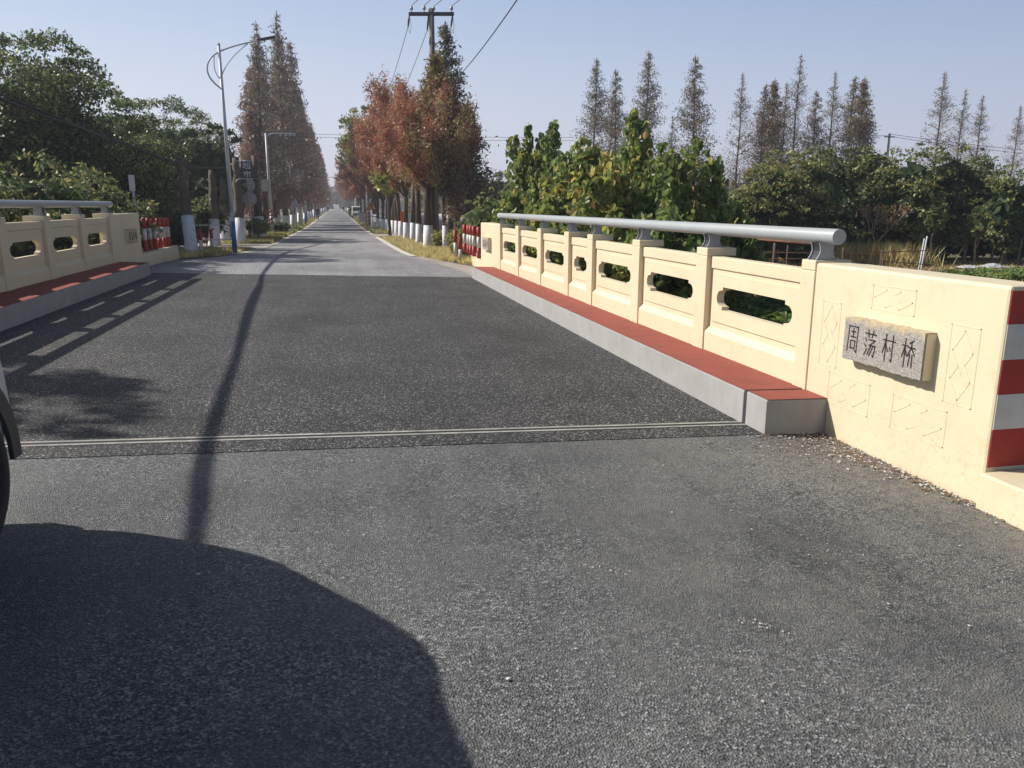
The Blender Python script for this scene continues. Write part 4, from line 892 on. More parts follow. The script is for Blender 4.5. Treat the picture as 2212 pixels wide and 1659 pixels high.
p = poly_pts(rng, 26000, lambda y: re_(y)+.28+(.9*sm((26-y)/5) if y < 26 else 0), lambda y: re_(y)+2.3, 21, 46, 1.4); p = p[~((p[:, 1] > 46.5))]
blades('grass_verge', p, .22, .012, rng, ('straw', 'straw2', 'grass', 'rust3'), (.50, .27, .12, .11), 'dry yellow grass verge between the far road and the right tree row', 'grass')
p = poly_pts(rng, 14000, lambda y: re_(y)+.28, lambda y: re_(y)+2.6, 53, 130, 1.5)
blades('grass_verge', p, .3, .03, rng, ('grass', 'straw', 'g_olive'), (.5, .3, .2), 'far grass verge along the right avenue beyond the side path', 'grass')
def lf(y): return le_(y)-.25
p = poly_pts(rng, 15000, lambda y: lf(y)-3.0, lambda y: lf(y)-.05-1.0*sm((25-y)/3), 22.6, 30.2)
blades('grass_verge', p, .20, .012, rng, ('straw', 'straw2', 'grass', 'redtip'), (.48, .30, .09, .13), 'dry yellow grass patch around the first street lamp and whitewashed trunks', 'grass')
p = poly_pts(rng, 16000, lambda y: lf(y)-2.2, lambda y: lf(y)-.05, 37.5, 52, 1.2)
blades('grass_verge', p, .26, .018, rng, ('grass', 'straw', 'g_olive'), (.45, .3, .25), 'green and yellow verge beside the camera mast', 'grass')
p = poly_pts(rng, 14000, lambda y: lf(y)-2.2, lambda y: lf(y)-.05, 52, 130, 1.4)
blades('grass_verge', p, .3, .03, rng, ('grass', 'g_olive', 'straw'), (.5, .3, .2), 'far verge along the left avenue', 'grass')
# reeds / dry tall grass in the field
C_ = [gp(1800, 566), gp(1690, 560), gp(1930, 570), gp(1860, 566), gp(1750, 562), gp(1640, 560)]
pts = np.concatenate([np.array(c)+rng.normal(size=(1500, 3))*np.array([.55, .55, 0]) for c in C_])
blades('dry_reeds', pts, .95, .022, rng, ('straw', 'straw2', 'y_brown', 'g_olive'), (.35, .25, .25, .15), 'tall dry reeds beyond the near end of the right parapet', 'reeds', lean=.35)
p = poly_pts(rng, 9000, lambda y: 8, lambda y: 30, 16, 30); blades('field_weeds', p, .16, .015, rng, ('straw', 'g_olive', 'y_brown'), (.4, .3, .3), 'sparse dry weeds on the field soil', 'weeds')
# leafy crop rows
def crop(name, c, sx, sy, n, leaf, lab, hmax=.3):
    rg = np.random.default_rng(int(abs(c[0]*100))); P_ = np.stack([c[0]+rg.uniform(-sx, sx, n), c[1]+rg.uniform(-sy, sy, n), np.zeros(n)], 1); z = np.array([gz(a, b) for a, b in P_[:, :2]]); P_[:, 2] = z+rg.random(n)**.7*hmax*(.7+.3*np.sin(P_[:, 0]*5)*np.sin(P_[:, 1]*5))
    o = link(name, leaves(name, P_, leaf, rg, [M['g_bright'], M['g_mid'], M['g_yellow']], (.6, .3, .1), aspect=.8, up=1.2, kind='leaf')); return tag(o, lab, 'crop', kind='stuff')
crop('ground_cover', (8.5, 13.2), 1.9, 3.4, 18000, .10, 'glossy green ground cover seen through the nearest opening', .35)
c = gp(2150, 597); crop('vegetable_bed', (c[0]+1.2, c[1]-.3), 2.6, 1.1, 6000, .13, 'bright green vegetable bed above the near right end wall', .22)
c = gp(2010, 590)

# ================================================================ LAMPS, POLES, SIGNS
def arc(p0, p1, p2, n=12): return [tuple((1-t)**2*Vector(p0)+2*t*(1-t)*Vector(p1)+t*t*Vector(p2)) for t in [i/n for i in range(n+1)]]
def street_lamp(x, y, H, label, lean=0.0):
    z = gz(x, y); root = empty('street_lamp', (x, y, z-.02), 0, label, 'street lamp', 'street lamps on the left')
    k = H/7.0; zb = 1.34*k
    mb = MB(); mb.tube([(0, 0, 0), (0, 0, zb)], [.085*k, .082*k], 14); mb.build('blue_base', M['blue'], root)
    mb = MB(); mb.tube([(0, 0, zb), (0, 0, H)], [.08*k, .042*k], 14); mb.tube([(0, 0, H), (0, 0, H+.06)], [.05, .02], 10)
    pl = mb.build('pole', M['galv'], root); mb = MB(); mb.box(-.05*k, .05*k, -.089*k, -.07*k, .75*k+zb*.3, 1.05*k+zb*.3); mb.build('access_door', M['galv'], pl)
    mb = MB(); a = H
    mb.tube(arc((0, 0, a-1.42*k), (-.62*k, 0, a-1.0*k), (-.36*k, 0, a-.52*k))+arc((-.36*k, 0, a-.52*k), (-.15*k, 0, a-.1*k), (1.45*k, 0, a+.22*k))[1:], .028*k, 8)
    mb.tube(arc((0, 0, a-1.12*k), (-.28*k, 0, a-.9*k), (-.17*k, 0, a-.36*k)), .018*k, 6)
    mb.tube(arc((.02, 0, a-.98*k), (.22*k, 0, a-.45*k), (.95*k, 0, a+.08*k)), .018*k, 6)
    mb.build('arm', M['galv'], root)
    mb = MB(); mb.obox((1.62*k, 0, a+.275*k), Vector((.24, 0, .055))*k, Vector((0, .12*k, 0)), Vector((-.006, 0, .03))*k)
    mb.obox((1.36*k, 0, a+.22*k), Vector((.10, 0, .025))*k, Vector((0, .05*k, 0)), Vector((-.006, 0, .03))*k)
    h_ = mb.build('lamp_head', M['darkmetal'], root, bevel=.01)
    return root
x, y, z = gp(508, 547); d = float(np.array([x, y, z-HC]) @ FW); _, _, zt = dp(468, 115, d); street_lamp(x, y, zt-z, 'nearest street lamp with blue foot and curved arms, on the left verge')
x, y, z = gp(660, 487); d = float(np.array([x, y, z-HC]) @ FW); _, _, zt = dp(651, 357, d); street_lamp(x, y, zt-z, 'second street lamp with blue foot, beyond the camera mast')
for i, yy_ in enumerate((95, 130, 170)): street_lamp(-3.5, yy_, 7.4, '%s street lamp on the left, small and far down the avenue' % ORD[i+2])
# camera mast
x, y, z = gp(589, 507); d = float(np.array([x, y, z-HC]) @ FW); _, _, zt = dp(577, 292, d); H = zt-z
root = empty('camera_mast', (x, y, z), 0, 'white camera mast with red striped foot, grey box and a long arm over the road', 'mast'); mb = MB(); mb.tube([(0, 0, 0), (0, 0, 1.35)], [.11, .10], 12); mb.tube([(0, 0, 1.352), (0, 0, H)], [.10, .07], 12)
pl = mb.build('mast', M['galv'], root)
for q in range(4): mb = MB(); mb.tube([(0, 0, .72+.24*q), (0, 0, .84+.24*q)], .115, 12); mb.build('red_band', M['red'], pl)
mb = MB(); mb.tube(arc((0, 0, H-.35), (.1, 0, H-.02), (.5, 0, H))+[(1.85, 0, H+.02)], .035, 8); mb.build('arm', M['galv'], root)
for q, a in enumerate((.9, 1.2, 1.5, 1.75)):
    mb = MB(); mb.tube([(a, 0, H+.01), (a, 0, H-.10)], .018, 6); mb.tube([(a, -.16, H-.12), (a, .12, H-.09)], .055, 8); mb.build('camera', M['galv'], root)
mb = MB(); mb.box(-.46, -.09, -.22, .16, 2.75, 3.45); mb.box(-.12, -.06, -.05, .05, 2.9, 3.0); mb.box(-.48, -.07, -.25, .19, 3.452, 3.49); mb.build('control_box', M['box'], root)
# utility poles with box / stripes on the left further on
x, y, z = gp(1036.5*0+607+18, 487); root = empty('utility_pole', (x, y, z), 0, 'leaning thin utility pole with red striped foot beyond the camera mast', 'pole'); mb = MB(); mb.tube([(0, 0, 0), (-.55, 0, 5.2)], [.09, .07], 10); pl = mb.build('pole', M['poleconc'], root)
for q in range(3): mb = MB(); mb.tube([(-.055*(.3+.42*q)-.0, 0, .35+.42*q), (-.055*(.5+.42*q), 0, .56+.42*q)], .098, 10); mb.build('red_band', M['red'], pl)
x, y, z = gp(652, 490); root = empty('utility_pole', (x, y, z), 0, 'white pole carrying a small grey cabinet left of the second street lamp', 'pole'); mb = MB(); mb.tube([(0, 0, 0), (0, 0, 5.6)], [.08, .06], 10); mb.build('pole', M['galv'], root); mb = MB(); mb.box(-.55, -.09, -.15, .15, 2.2, 2.9); mb.build('cabinet', M['box'], root, bevel=.01)
for i, yy_ in enumerate((72, 84, 105)):
    root = empty('utility_pole', (-3.75, yy_, gz(-3.75, yy_)), 0, ('slim grey pole behind the second street lamp', 'next slim grey pole down the left avenue', 'farthest slim grey pole down the left avenue')[i], 'pole'); mb = MB(); mb.tube([(0, 0, 0), (0, 0, 5.5)], [.09, .07], 8); mb.build('pole', M['galv'], root)
# round signs seen from the back
x, y, z = gp(548, 520); root = empty('road_sign', (x, y, z), 0, 'pole with two round road signs one above the other, seen from behind', 'road sign'); mb = MB(); mb.tube([(0, 0, 0), (-.13, 0, 3.35)], .035, 10); mb.build('pole', M['galv'], root)
d = float(np.array([x, y, z-HC]) @ FW)
for (px, py) in ((538, 401), (541, 430)):
    a, b, c = dp(px, py, d); mb = MB(); mb.tube([(a-x, .05, c-z), (a-x, .065, c-z)], .355, 28); s_ = mb.build('sign_disc', M['signback'], root); mb = MB(); mb.box(a-x-.25, a-x+.25, .025, .045, c-z-.10, c-z-.07); mb.box(a-x-.25, a-x+.25, .025, .045, c-z+.09, c-z+.12); mb.build('mounting_rail', M['galv'], s_)
# small rectangular plate on a post behind the left parapet
x, y, zt = dp(284, 378, 21.5); z = gz(x, y); root = empty('notice_post', (x, y, z), 0, 'narrow white plate on a grey post behind the far end of the left parapet', 'sign'); mb = MB(); mb.tube([(0, 0, 0), (0, 0, zt-z-.05)], .035, 8); mb.build('post', M['galv'], root); mb = MB(); mb.box(-.075, .075, -.06, -.04, zt-z-.43, zt-z); mb.build('plate', M['white'], root)
# warning signs
def tri_sign(x, y, hz, label, face, back=False):
    z = gz(x, y); root = empty('warning_sign', (x, y, z), 0, label, 'road sign'); mb = MB(); mb.tube([(0, 0, 0), (0, 0, hz+.1)], .035, 8); mb.build('pole', M['galv'], root)
    mb = MB(); t = [(-.42, hz-.38), (.42, hz-.38), (0, hz+.36)]; mb.prism(t, [], lambda u, v, d: (u, d, v), -.055, -.045); tr = mb.build('triangle_border', M['darkmetal' if not back else 'signback'], root)
    if not back:
        mb = MB(); t2 = [(-.335, hz-.335), (.335, hz-.335), (0, hz+.265)]; mb.prism(t2, [], lambda u, v, d: (u, d, v), -.062, -.056); mb.build('triangle_face', M[face], root)
        mb = MB(); mb.box(-.03, .03, -.07, -.0625, hz-.17, hz+.08); mb.box(-.03, .03, -.07, -.0625, hz-.28, hz-.22); mb.box(-.10, .10, -.069, -.0625, hz-.06, hz-.02); mb.build('symbol', M['black'], root)
    return root
x, y, z = gp(805, 500); d = float(np.array([x, y, z-HC]) @ FW); _, _, zs = dp(805, 442, d); tri_sign(x, y, zs-z, 'triangular orange-brown warning sign on the right verge', 'brownsign')
x, y, z = gp(671, 472); x = -3.2; tri_sign(x, 66, 2.2, 'triangular warning sign seen from behind on the left verge beyond the second lamp', 'signback', True)
# telephone pole with red stripes at right
x, y, z = gp(796, 494); root = empty('utility_pole', (x, y, z), 0, 'grey pole with red and white striped foot left of the warning sign', 'pole'); mb = MB(); mb.tube([(0, 0, 0), (0, 0, 4.2)], [.10, .08], 12); pl = mb.build('pole', M['galv'], root)
for q in range(4): mb = MB(); mb.tube([(0, 0, .35+.3*q), (0, 0, .5+.3*q)], .106, 12); mb.build('red_band', M['red'], pl)
# shop sign: two characters on a dark board hung from a lopped trunk
x, y, zt = dp(530, 349, 27.5); _, _, zb = dp(530, 386, 27.5); k = (zt-zb); root = empty('shop_sign', (x, y, zb), 0, 'dark vertical shop sign with two white characters hung on the fourth lopped trunk', 'sign')
mb = MB(); w = .42*k/1*.62; mb.box(-.16, .23, -.03, .03, .02, k); mb.build('board', M['signback' if 0 else 'darkmetal'], root); mb = MB(); mb.box(-.30, .24, -.015, .015, k+.002, k+.03); mb.box(-.22, .24, -.015, .015, -.012, .015); mb.tube(arc((-.22, 0, 0), (-.34, 0, -.02), (-.38, 0, -.12)), .014, 6); mb.build('frame', M['galv'], root)
def strokes(mb, S_, x0, z0, w, h, y, th):
    for (u0, v0), (u1, v1) in S_:
        p = Vector((x0+u0/100*w, y, z0-v0/100*h)); q = Vector((x0+u1/100*w, y, z0-v1/100*h)); d = q-p; ln = d.length/2+th*.5; d.normalize(); mb.obox((p+q)/2, d*ln, d.cross(Vector((0, 1, 0)))*th, Vector((0, .003, 0)))
CHAO = [((4, 14), (44, 14)), ((24, 0), (24, 32)), ((0, 32), (48, 32)), ((26, 32), (26, 72)), ((26, 50), (46, 50)), ((12, 48), (2, 86)), ((8, 72), (40, 92)), ((40, 92), (100, 92)), ((54, 8), (96, 8)), ((96, 8), (92, 34)), ((92, 34), (80, 32)), ((72, 8), (54, 38)), ((58, 48), (92, 48)), ((58, 48), (58, 78)), ((92, 48), (92, 78)), ((58, 76), (92, 76))]
SHI = [((50, 0), (50, 18)), ((2, 20), (98, 20)), ((16, 40), (84, 40)), ((16, 40), (16, 86)), ((84, 40), (84, 84)), ((84, 84), (72, 82)), ((50, 20), (50, 100))]
mb = MB(); strokes(mb, CHAO, -.10, k*.95, .27, k*.38, -.034, .014); strokes(mb, SHI, -.10, k*.47, .27, k*.38, -.034, .014); mb.build('characters', M['white'], root)

# ---------------------------------------------------------------- power pole with cross arm and its wires
Dp = 33.0; x, y, zt = dp(929, 18, Dp); zg = gz(x, y); root = empty('power_pole', (x, y, zg), 0, 'tall concrete power pole with a steel cross-arm rising out of the rusty trees', 'power pole'); H = zt-zg
mb = MB(); mb.tube([(0, 0, -.2), (.05, 0, H)], [.19, .115], 14); mb.build('pole', M['poleconc'], root)
ux = Vector((RT[0], RT[1], 0)); sc = Dp/F_PX
mb = MB(); c = Vector((.05, 0, H-.22)); mb.obox(c, ux*.96, Vector((-ux.y, ux.x, 0))*.05, Vector((0, 0, .07))); mb.obox(c+Vector((0, 0, -.001)), ux*.2, Vector((-ux.y, ux.x, 0))*.14, Vector((0, 0, .05))); mb.build('cross_arm', M['darkmetal'], root)
INS = []
for u, up_ in ((-.84, .24), (-.30, .26), (.10, .22), (.86, .24)):
    p = c+ux*u+Vector((0, 0, .07)); mb = MB(); mb.tube([p, p+Vector((0, 0, up_*.35)), p+Vector((0, 0, up_*.4)), p+Vector((0, 0, up_*.75)), p+Vector((0, 0, up_))], [.02, .02, .07, .075, .03], 9); mb.build('insulator', M['porcelain'], root); INS.append(Vector((x, y, zg))+p+Vector((0, 0, up_)))
INB = []
for u in (-.94, -.12, .90):
    p = c+ux*u+Vector((0, 0, -.05)); e = p+Vector((-.05, .15, -.42 if u != -.12 else -.55)); mb = MB(); mb.tube([p, p*.5+e*.5, e], [.03, .045, .03], 8); mb.build('insulator', M['darkmetal'], root); INB.append(Vector((x, y, zg))+e)
    lp = [p+Vector((0, -.04, 0)), p+Vector((.06, -.05, -.45)), p+Vector((.02, 0, -.72)), e]; mb = MB(); mb.tube(lp, .009, 5); mb.build('jumper_wire', M['cable'], root)
def wire(p, q, sag, label, r=.012, n=24, grp='overhead wires at the power pole', name='overhead_wire', cat='wire'):
    p, q = Vector(p), Vector(q); mb = MB(); mb.tube([p.lerp(q, i/n)-Vector((0, 0, 4*sag*(i/n)*(1-i/n))) for i in range(n+1)], r, 5); o = mb.build(name, M['cable']); return tag(o, label, cat, grp)
wl = ['wire leaving the left end insulator towards the camera', 'wire leaving the inner left insulator upwards', 'wire leaving the insulator beside the pole top', 'wire leaving the right end insulator towards the camera']
for i, P0 in enumerate(INS): wire(P0, (9.5+.9*i*.9, -6+.2*i, 10.6), .25, wl[i], .013)
wl = ['leftmost wire sloping down from the cross-arm along the avenue', 'middle wire sloping down from the cross-arm along the avenue', 'rightmost wire sloping down from the cross-arm into the rusty crowns']
for i, P0 in enumerate(INB): wire(P0, (3.4+.9*i, 88, 8.6), .9, wl[i], .013)
a_ = dp(1120, -5, 14); b_ = dp(958, 195, 30); wire(a_, b_, .15, 'single pale stay wire crossing the sky right of the power pole', .012)
# two thin wires crossing the road far away
for i, (pa, pb_) in enumerate((((470, 283), (1240, 297)), ((470, 289), (1240, 304)))): wire(dp(pa[0], pa[1], 70), dp(pb_[0], pb_[1], 70), .15, ('upper', 'lower')[i]+' of two thin wires crossing the avenue in the distance', .016, grp='thin wires across the avenue')
wire(dp(655, 378, 50), dp(735, 383, 50), .05, 'thin pale cable crossing the road near the second street lamp', .012, grp='thin wires across the avenue')
# far pole on the right skyline and its wires
x, y, zt = dp(1922, 288, 60); zb = -.8; root = empty('power_pole', (x, y, zb), 0, 'small distant power pole on the skyline behind the round evergreens', 'power pole'); mb = MB(); mb.tube([(0, 0, 0), (0, 0, zt-zb)], [.12, .08], 8); mb.build('pole', M['poleconc'], root); mb = MB(); mb.box(-.45, .45, -.04, .04, zt-zb-.30, zt-zb-.22); mb.build('cross_arm', M['darkmetal'], root)
for i, (a, b) in enumerate((((1925, 290), (2300, 332)), ((1930, 296), (2300, 340)), ((1860, 288), (1922, 292)))): wire(dp(a[0], a[1], 60), dp(b[0], b[1], 62), .1, ('upper wire running right from the distant skyline pole', 'lower wire running right from the distant skyline pole', 'wire running left from the distant skyline pole')[i], .016, grp='wires at the skyline pole')
# telecom cable bundle along the left side, whose shadow lies on the deck
CP = [(-3.9, -8, 3.6), (-4.05, 0, 3.3), (-4.25, 4.9, 3.2), (-4.45, 6.8, 3.2), (-4.76, 11.9, 3.22), (-4.93, 16.5, 3.15), (-5.05, 19, 3.12), (-5.1, 22.2, 3.1), (-5.0, 27.5, 2.95), (-4.9, 30.5, 2.9), (-4.75, 38, 3.2), (-4.5, 48, 3.6)]
root = empty('cable_bundle', (0, 0, 0), 0, 'sagging bundle of black telephone cables along the left side above the parapet', 'cables')
def catm(P_, n=8):
    out = []; P_ = [P_[0]]+P_+[P_[-1]]
    for i in range(1, len(P_)-2):
        a, b, c_, d_ = map(Vector, P_[i-1:i+3])
        for k in range(n):
            t = k/n; out.append(.5*((2*b)+(c_-a)*t+(2*a-5*b+4*c_-d_)*t*t+(3*b-a-3*c_+d_)*t**3))
    out.append(Vector(P_[-2])); return out
base_ = catm(CP); rr = random.Random(4)
for i in range(6):
    ph = rr.uniform(0, 6); am = .017+.008*i/6; mb = MB(); mb.tube([p+Vector((am*sin(ph+j_*.16+i), 0, am*cos(ph+j_*.13)-(.07*max(0, sin(j_*.22)) if i > 3 else 0))) for j_, p in enumerate(base_)], .010+.005*(i % 3), 6); mb.build('cable', M['cable'], root)

# ================================================================ THINGS BEYOND
# houses behind the left bank
def house(cx, cy, wx, wy, h, rh, wall, roof, label, wins=(), rz=0.0):
    z = gz(cx, cy); root = empty('house', (cx, cy, z), rz, label, 'house'); mb = MB(); mb.box(-wx/2, wx/2, -wy/2, wy/2, -.3, h)
    mb.add([(wx/2, -wy/2, h), (wx/2, wy/2, h), (wx/2, 0, h+rh)], [(0, 1, 2)]); mb.add([(-wx/2, -wy/2, h), (-wx/2, wy/2, h), (-wx/2, 0, h+rh)], [(0, 2, 1)]); mb.build('wall', M[wall], root)
    mb = MB(); o_ = .35
    for s_ in (-1, 1):
        a = Vector((-wx/2-o_, s_*(wy/2+o_), h-o_*rh/(wy/2))); b = Vector((wx/2+o_, s_*(wy/2+o_), h-o_*rh/(wy/2))); c_ = Vector((wx/2+o_, 0, h+rh)); d_ = Vector((-wx/2-o_, 0, h+rh)); t = Vector((0, 0, .14))
        mb.add([a, b, c_, d_, a+t, b+t, c_+t, d_+t], [(0, 1, 2, 3), (7, 6, 5, 4), (0, 4, 5, 1), (1, 5, 6, 2), (2, 6, 7, 3), (3, 7, 4, 0)])
    mb.build('roof', M[roof], root)
    for (fx, zc, ww, wh, side) in wins:
        if side == 'x': fr_ = (wx/2+.01, fx)
        mb = MB()
        if side == 'x': mb.box(wx/2-.02, wx/2+.04, fx-ww/2, fx+ww/2, zc-wh/2, zc+wh/2); f_ = mb.build('window', M['white'], root); mb = MB(); mb.box(wx/2+.042, wx/2+.05, fx-ww/2+.06, fx+ww/2-.06, zc-wh/2+.06, zc+wh/2-.06); mb.build('pane', M['glass'], f_)
        else: mb.box(fx-ww/2, fx+ww/2, -wy/2-.04, -wy/2+.02, zc-wh/2, zc+wh/2); f_ = mb.build('window', M['white'], root); mb = MB(); mb.box(fx-ww/2+.06, fx+ww/2-.06, -wy/2-.05, -wy/2-.042, zc-wh/2+.06, zc+wh/2-.06); mb.build('pane', M['glass'], f_)
    return root
house(-15.5, 23, 8, 7, 2.9, 1.7, 'wall_b', 'roof', 'pale blue-grey house glimpsed through the left openings and leaves', [(-1.5, 1.2, .5, 1.1, 'y'), (1.8, 1.2, .5, 1.1, 'y'), (1.2, 1.2, .5, 1.1, 'x')], .15)
house(-16, 44, 9, 8, 2.6, 1.2, 'wall_w', 'roofred', 'cream house with red roof edge half hidden behind the shrubs on the left', [(0, 1.3, 1.0, 1.2, 'x')], .2)
# low rails among the lopped trunks, dark bin
x, y, z = gp(425, 505); root = empty('metal_fence', (-8.2, 35, gz(-8.2, 35)), 0, 'low dark metal rail fence behind the lopped trunks on the left', 'fence'); mb = MB()
for z_ in (.35, .95): mb.tube([(-2.8, 0, z_), (4.0, -.2, z_)], .022, 6)
mb.build('rail', M['signback'], root)
for a in (-2.7, -1, .7, 2.4, 3.9): mb = MB(); mb.tube([(a, -.02, 0), (a, -.02, 1.05)], .03, 6); mb.build('post', M['signback'], root)
mb = MB(); x, y, z = gp(434, 520); x, y = -6.1, 33; z = gz(x, y)
root = empty('rubbish_bin', (x, y, z), .1, 'tall black rubbish bin between the first two lopped trunks', 'bin'); mb = MB(); mb.add([(-.3, -.32, .08), (.3, -.32, .08), (.3, .32, .08), (-.3, .32, .08), (-.37, -.4, 1.25), (.37, -.4, 1.25), (.37, .4, 1.25), (-.37, .4, 1.25)], [(0, 3, 2, 1), (4, 5, 6, 7), (0, 1, 5, 4), (1, 2, 6, 5), (2, 3, 7, 6), (3, 0, 4, 7)]); mb.build('body', M['black'], root, bevel=.03); mb = MB(); mb.add([(-.4, -.45, 1.26), (.4, -.45, 1.26), (.4, .45, 1.26), (-.4, .45, 1.26), (-.36, -.4, 1.33), (.36, -.4, 1.33), (.36, .4, 1.42), (-.36, .4, 1.42)], [(0, 3, 2, 1), (4, 5, 6, 7), (0, 1, 5, 4), (1, 2, 6, 5), (2, 3, 7, 6), (3, 0, 4, 7)]); mb.build('lid', M['black'], root); 
for s_ in (-1, 1): mb = MB(); mb.tube([(s_*.3, .3, .09), (s_*.36, .3, .09)], .09, 12); mb.build('wheel', M['rubber'], root)
# grey cabinet / container on the right of the far road
x, y = 5.0, 55.5; x, y, z = gp(782, 483); root = empty('grey_container', (x+.2, y, z), 0, 'dark grey steel container beside the right side path', 'container'); mb = MB(); w = .56; mb.box(-w, w, -.55, .6, .06, 1.25); mb.build('body', M['signback'], root, bevel=.03); mb = MB(); mb.box(-w-.04, w+.04, -.6, .65, 1.252, 1.32); mb.build('lid', M['darkmetal'], root)
for s_ in (-1, 1): mb = MB(); mb.box(s_*.42-.06, s_*.42+.06, -.5, .5, -.05, .058); mb.build('foot', M['darkmetal'], root)
# white van parked far on the right
def van(x, y, label, rz=0):
    z = gz(x, y); root = empty('parked_van', (x, y, z), rz, label, 'van'); mb = MB(); pr = [(-2.1, .35), (2.1, .35), (2.15, .9), (1.75, 1.05), (1.15, 1.85), (-2.05, 1.9), (-2.12, 1.0)]
    mb.prism(pr, [], lambda u, v, d: (d, -u, v), -.8, .8); mb.build('body', M['white'], root, bevel=.07)
    mb = MB(); mb.obox((0, -1.47, 1.45), Vector((.68, 0, 0)), Vector((0, .20, .27)), Vector((0, -.012, .01))); mb.build('windscreen', M['glass'], root)
    mb = MB(); mb.box(-.6, .6, -2.175, -2.15, .45, .62); mb.build('bumper', M['darkmetal'], root)
    for s_ in (-1, 1):
        mb = MB(); mb.box(s_*.62-.12, s_*.62+.12, -2.18, -2.14, .72, .86); mb.build('headlight', M['porcelain'], root)
        mb = MB(); mb.box(s_*.802-.004, s_*.802+.004, -1.1, 1.7, 1.2, 1.7); mb.build('side_window', M['glass'], root)
        for yy_ in (-1.35, 1.3): mb = MB(); mb.tube([(s_*.62, yy_, .31), (s_*.83, yy_, .31)], .31, 18); mb.build('wheel', M['rubber'], root)
    return root
van(3.3, 137, 'small white van parked at the right edge of the far avenue')
# tall white tapering canopy behind the van
root = empty('closed_parasol', (3.3, 142, gz(3.3, 142)), 0, 'tall white closed parasol rising behind the parked van', 'parasol'); mb = MB(); mb.tube([(0, 0, 1.2), (0, 0, 1.5), (0, 0, 3.3), (0, 0, 3.6)], [.42, .40, .13, .03], 12); mb.build('canopy', M['white'], root); mb = MB(); mb.tube([(0, 0, 0), (0, 0, 1.3)], .04, 8); mb.build('pole', M['galv'], root); mb = MB(); mb.tube([(0, 0, 0), (0, 0, .08)], .4, 12); mb.build('base', M['poleconc'], root)
# orange banner hung between trunks
x, y, z = gp(870, 512, road_z); root = MB(); a = dp(869, 456, 41); mb = MB()
for i in range(6): mb.add([(a[0]-.08+.03*i, a[1]+.03*sin(i*2), a[2]-.6), (a[0]-.05+.03*i, a[1]+.03*sin(i*2+2), a[2]-.6), (a[0]-.05+.03*i, a[1]+.03*sin(i*2+2), a[2]), (a[0]-.08+.03*i, a[1]+.03*sin(i*2), a[2])], [(0, 1, 2, 3)])
o = mb.build('orange_banner', M['orange'], fix=False); md = o.modifiers.new('solid', 'SOLIDIFY'); md.thickness = .01; tag(o, 'narrow orange cloth hanging between the right trunks', 'banner')
# dark green steel fence at the right behind the marker posts
x0, y0 = 5.4, 27.0; root = empty('steel_fence', (x0, y0, gz(x0, y0)), .12, 'dark steel railing fence behind the right marker posts', 'fence'); mb = MB()
for z_ in (1.15, 1.55): mb.box(-.6, 6.0, -.02, .02, z_, z_+.05)
mb.build('rail', M['darkmetal'], root)
for i in range(5): mb = MB(); mb.box(-.6+1.6*i, -.53+1.6*i, -.035, .035, -.8, 1.7); mb.build('post', M['darkmetal'], root)
mb = MB()
for i in range(64): mb.box(-.58+.103*i, -.565+.103*i, -.008, .008, .1, 1.62)
mb.build('railing_bars', M['darkmetal'], root)
# rusty wire-and-rail field fence right
a = gp(1590, 548); root = empty('field_fence', (a[0], a[1], gz(a[0], a[1])), 0, 'rusty rail and wire fence with stakes beyond the near end of the handrail', 'fence'); P0 = Vector((a[0], a[1], gz(a[0], a[1])))
Q = [dp(1520, 512, 19), dp(1640, 518, 17.6), dp(1760, 528, 17.2), dp(1815, 533, 17.2)]; mb = MB(); mb.tube([Vector(q)-P0 for q in Q], .028, 6); mb.build('rusty_rail', M['rustmetal'], root)
Q = [dp(1640, 545, 18), dp(1830, 548, 19), dp(2000, 541, 21)]; mb = MB(); mb.tube([Vector(q)-P0 for q in Q], .012, 5); mb.build('wire', M['rustmetal'], root)
Q = [dp(1640, 560, 18), dp(1830, 558, 19), dp(2010, 572, 21)]; mb = MB(); mb.tube([Vector(q)-P0 for q in Q], .012, 5); mb.build('wire', M['rustmetal'], root)
for i, (px, pt) in enumerate(((1622, 520), (1674, 525), (1702, 530), (1822, 535), (1905, 540), (1997, 515), (2003, 510))):
    q = Vector(dp(px, pt, 18.0+(.012*(px-1600))*.6)); g_ = Vector((q.x, q.y, gz(q.x, q.y)-.1)); mb = MB(); lean_ = .12 if i > 4 else 0; mb.tube([g_-P0-Vector((lean_, 0, 0)), q-P0], .035 if i < 2 else .02, 6); mb.build('stake', M['bark_grey' if i < 5 else 'galv'], root)
# plastic sheet on the field
c = gp(2120, 578); mb = MB(); nx, ny = 26, 8; V = []; rr = random.Random(8)
for j_ in range(ny):
    for i in range(nx):
        u = i/(nx-1); v = j_/(ny-1); xx = c[0]-1.1+2.2*u+.15*v; yy_ = c[1]-.35+.7*v; V.append((xx, yy_, gz(xx, yy_)+.02+.20*sin(pi*v)*(0.6+.4*sin(u*9+1))*sin(pi*min(1, u*1.05))+rr.uniform(-.015, .015)))
mb.add(V, [(j_*nx+i, j_*nx+i+1, (j_+1)*nx+i+1, (j_+1)*nx+i) for j_ in range(ny-1) for i in range(nx-1)], 0, False); tag(mb.build('plastic_sheet', M['plastic'], fix=False), 'crumpled translucent plastic sheet lying over a vegetable row', 'plastic sheet')
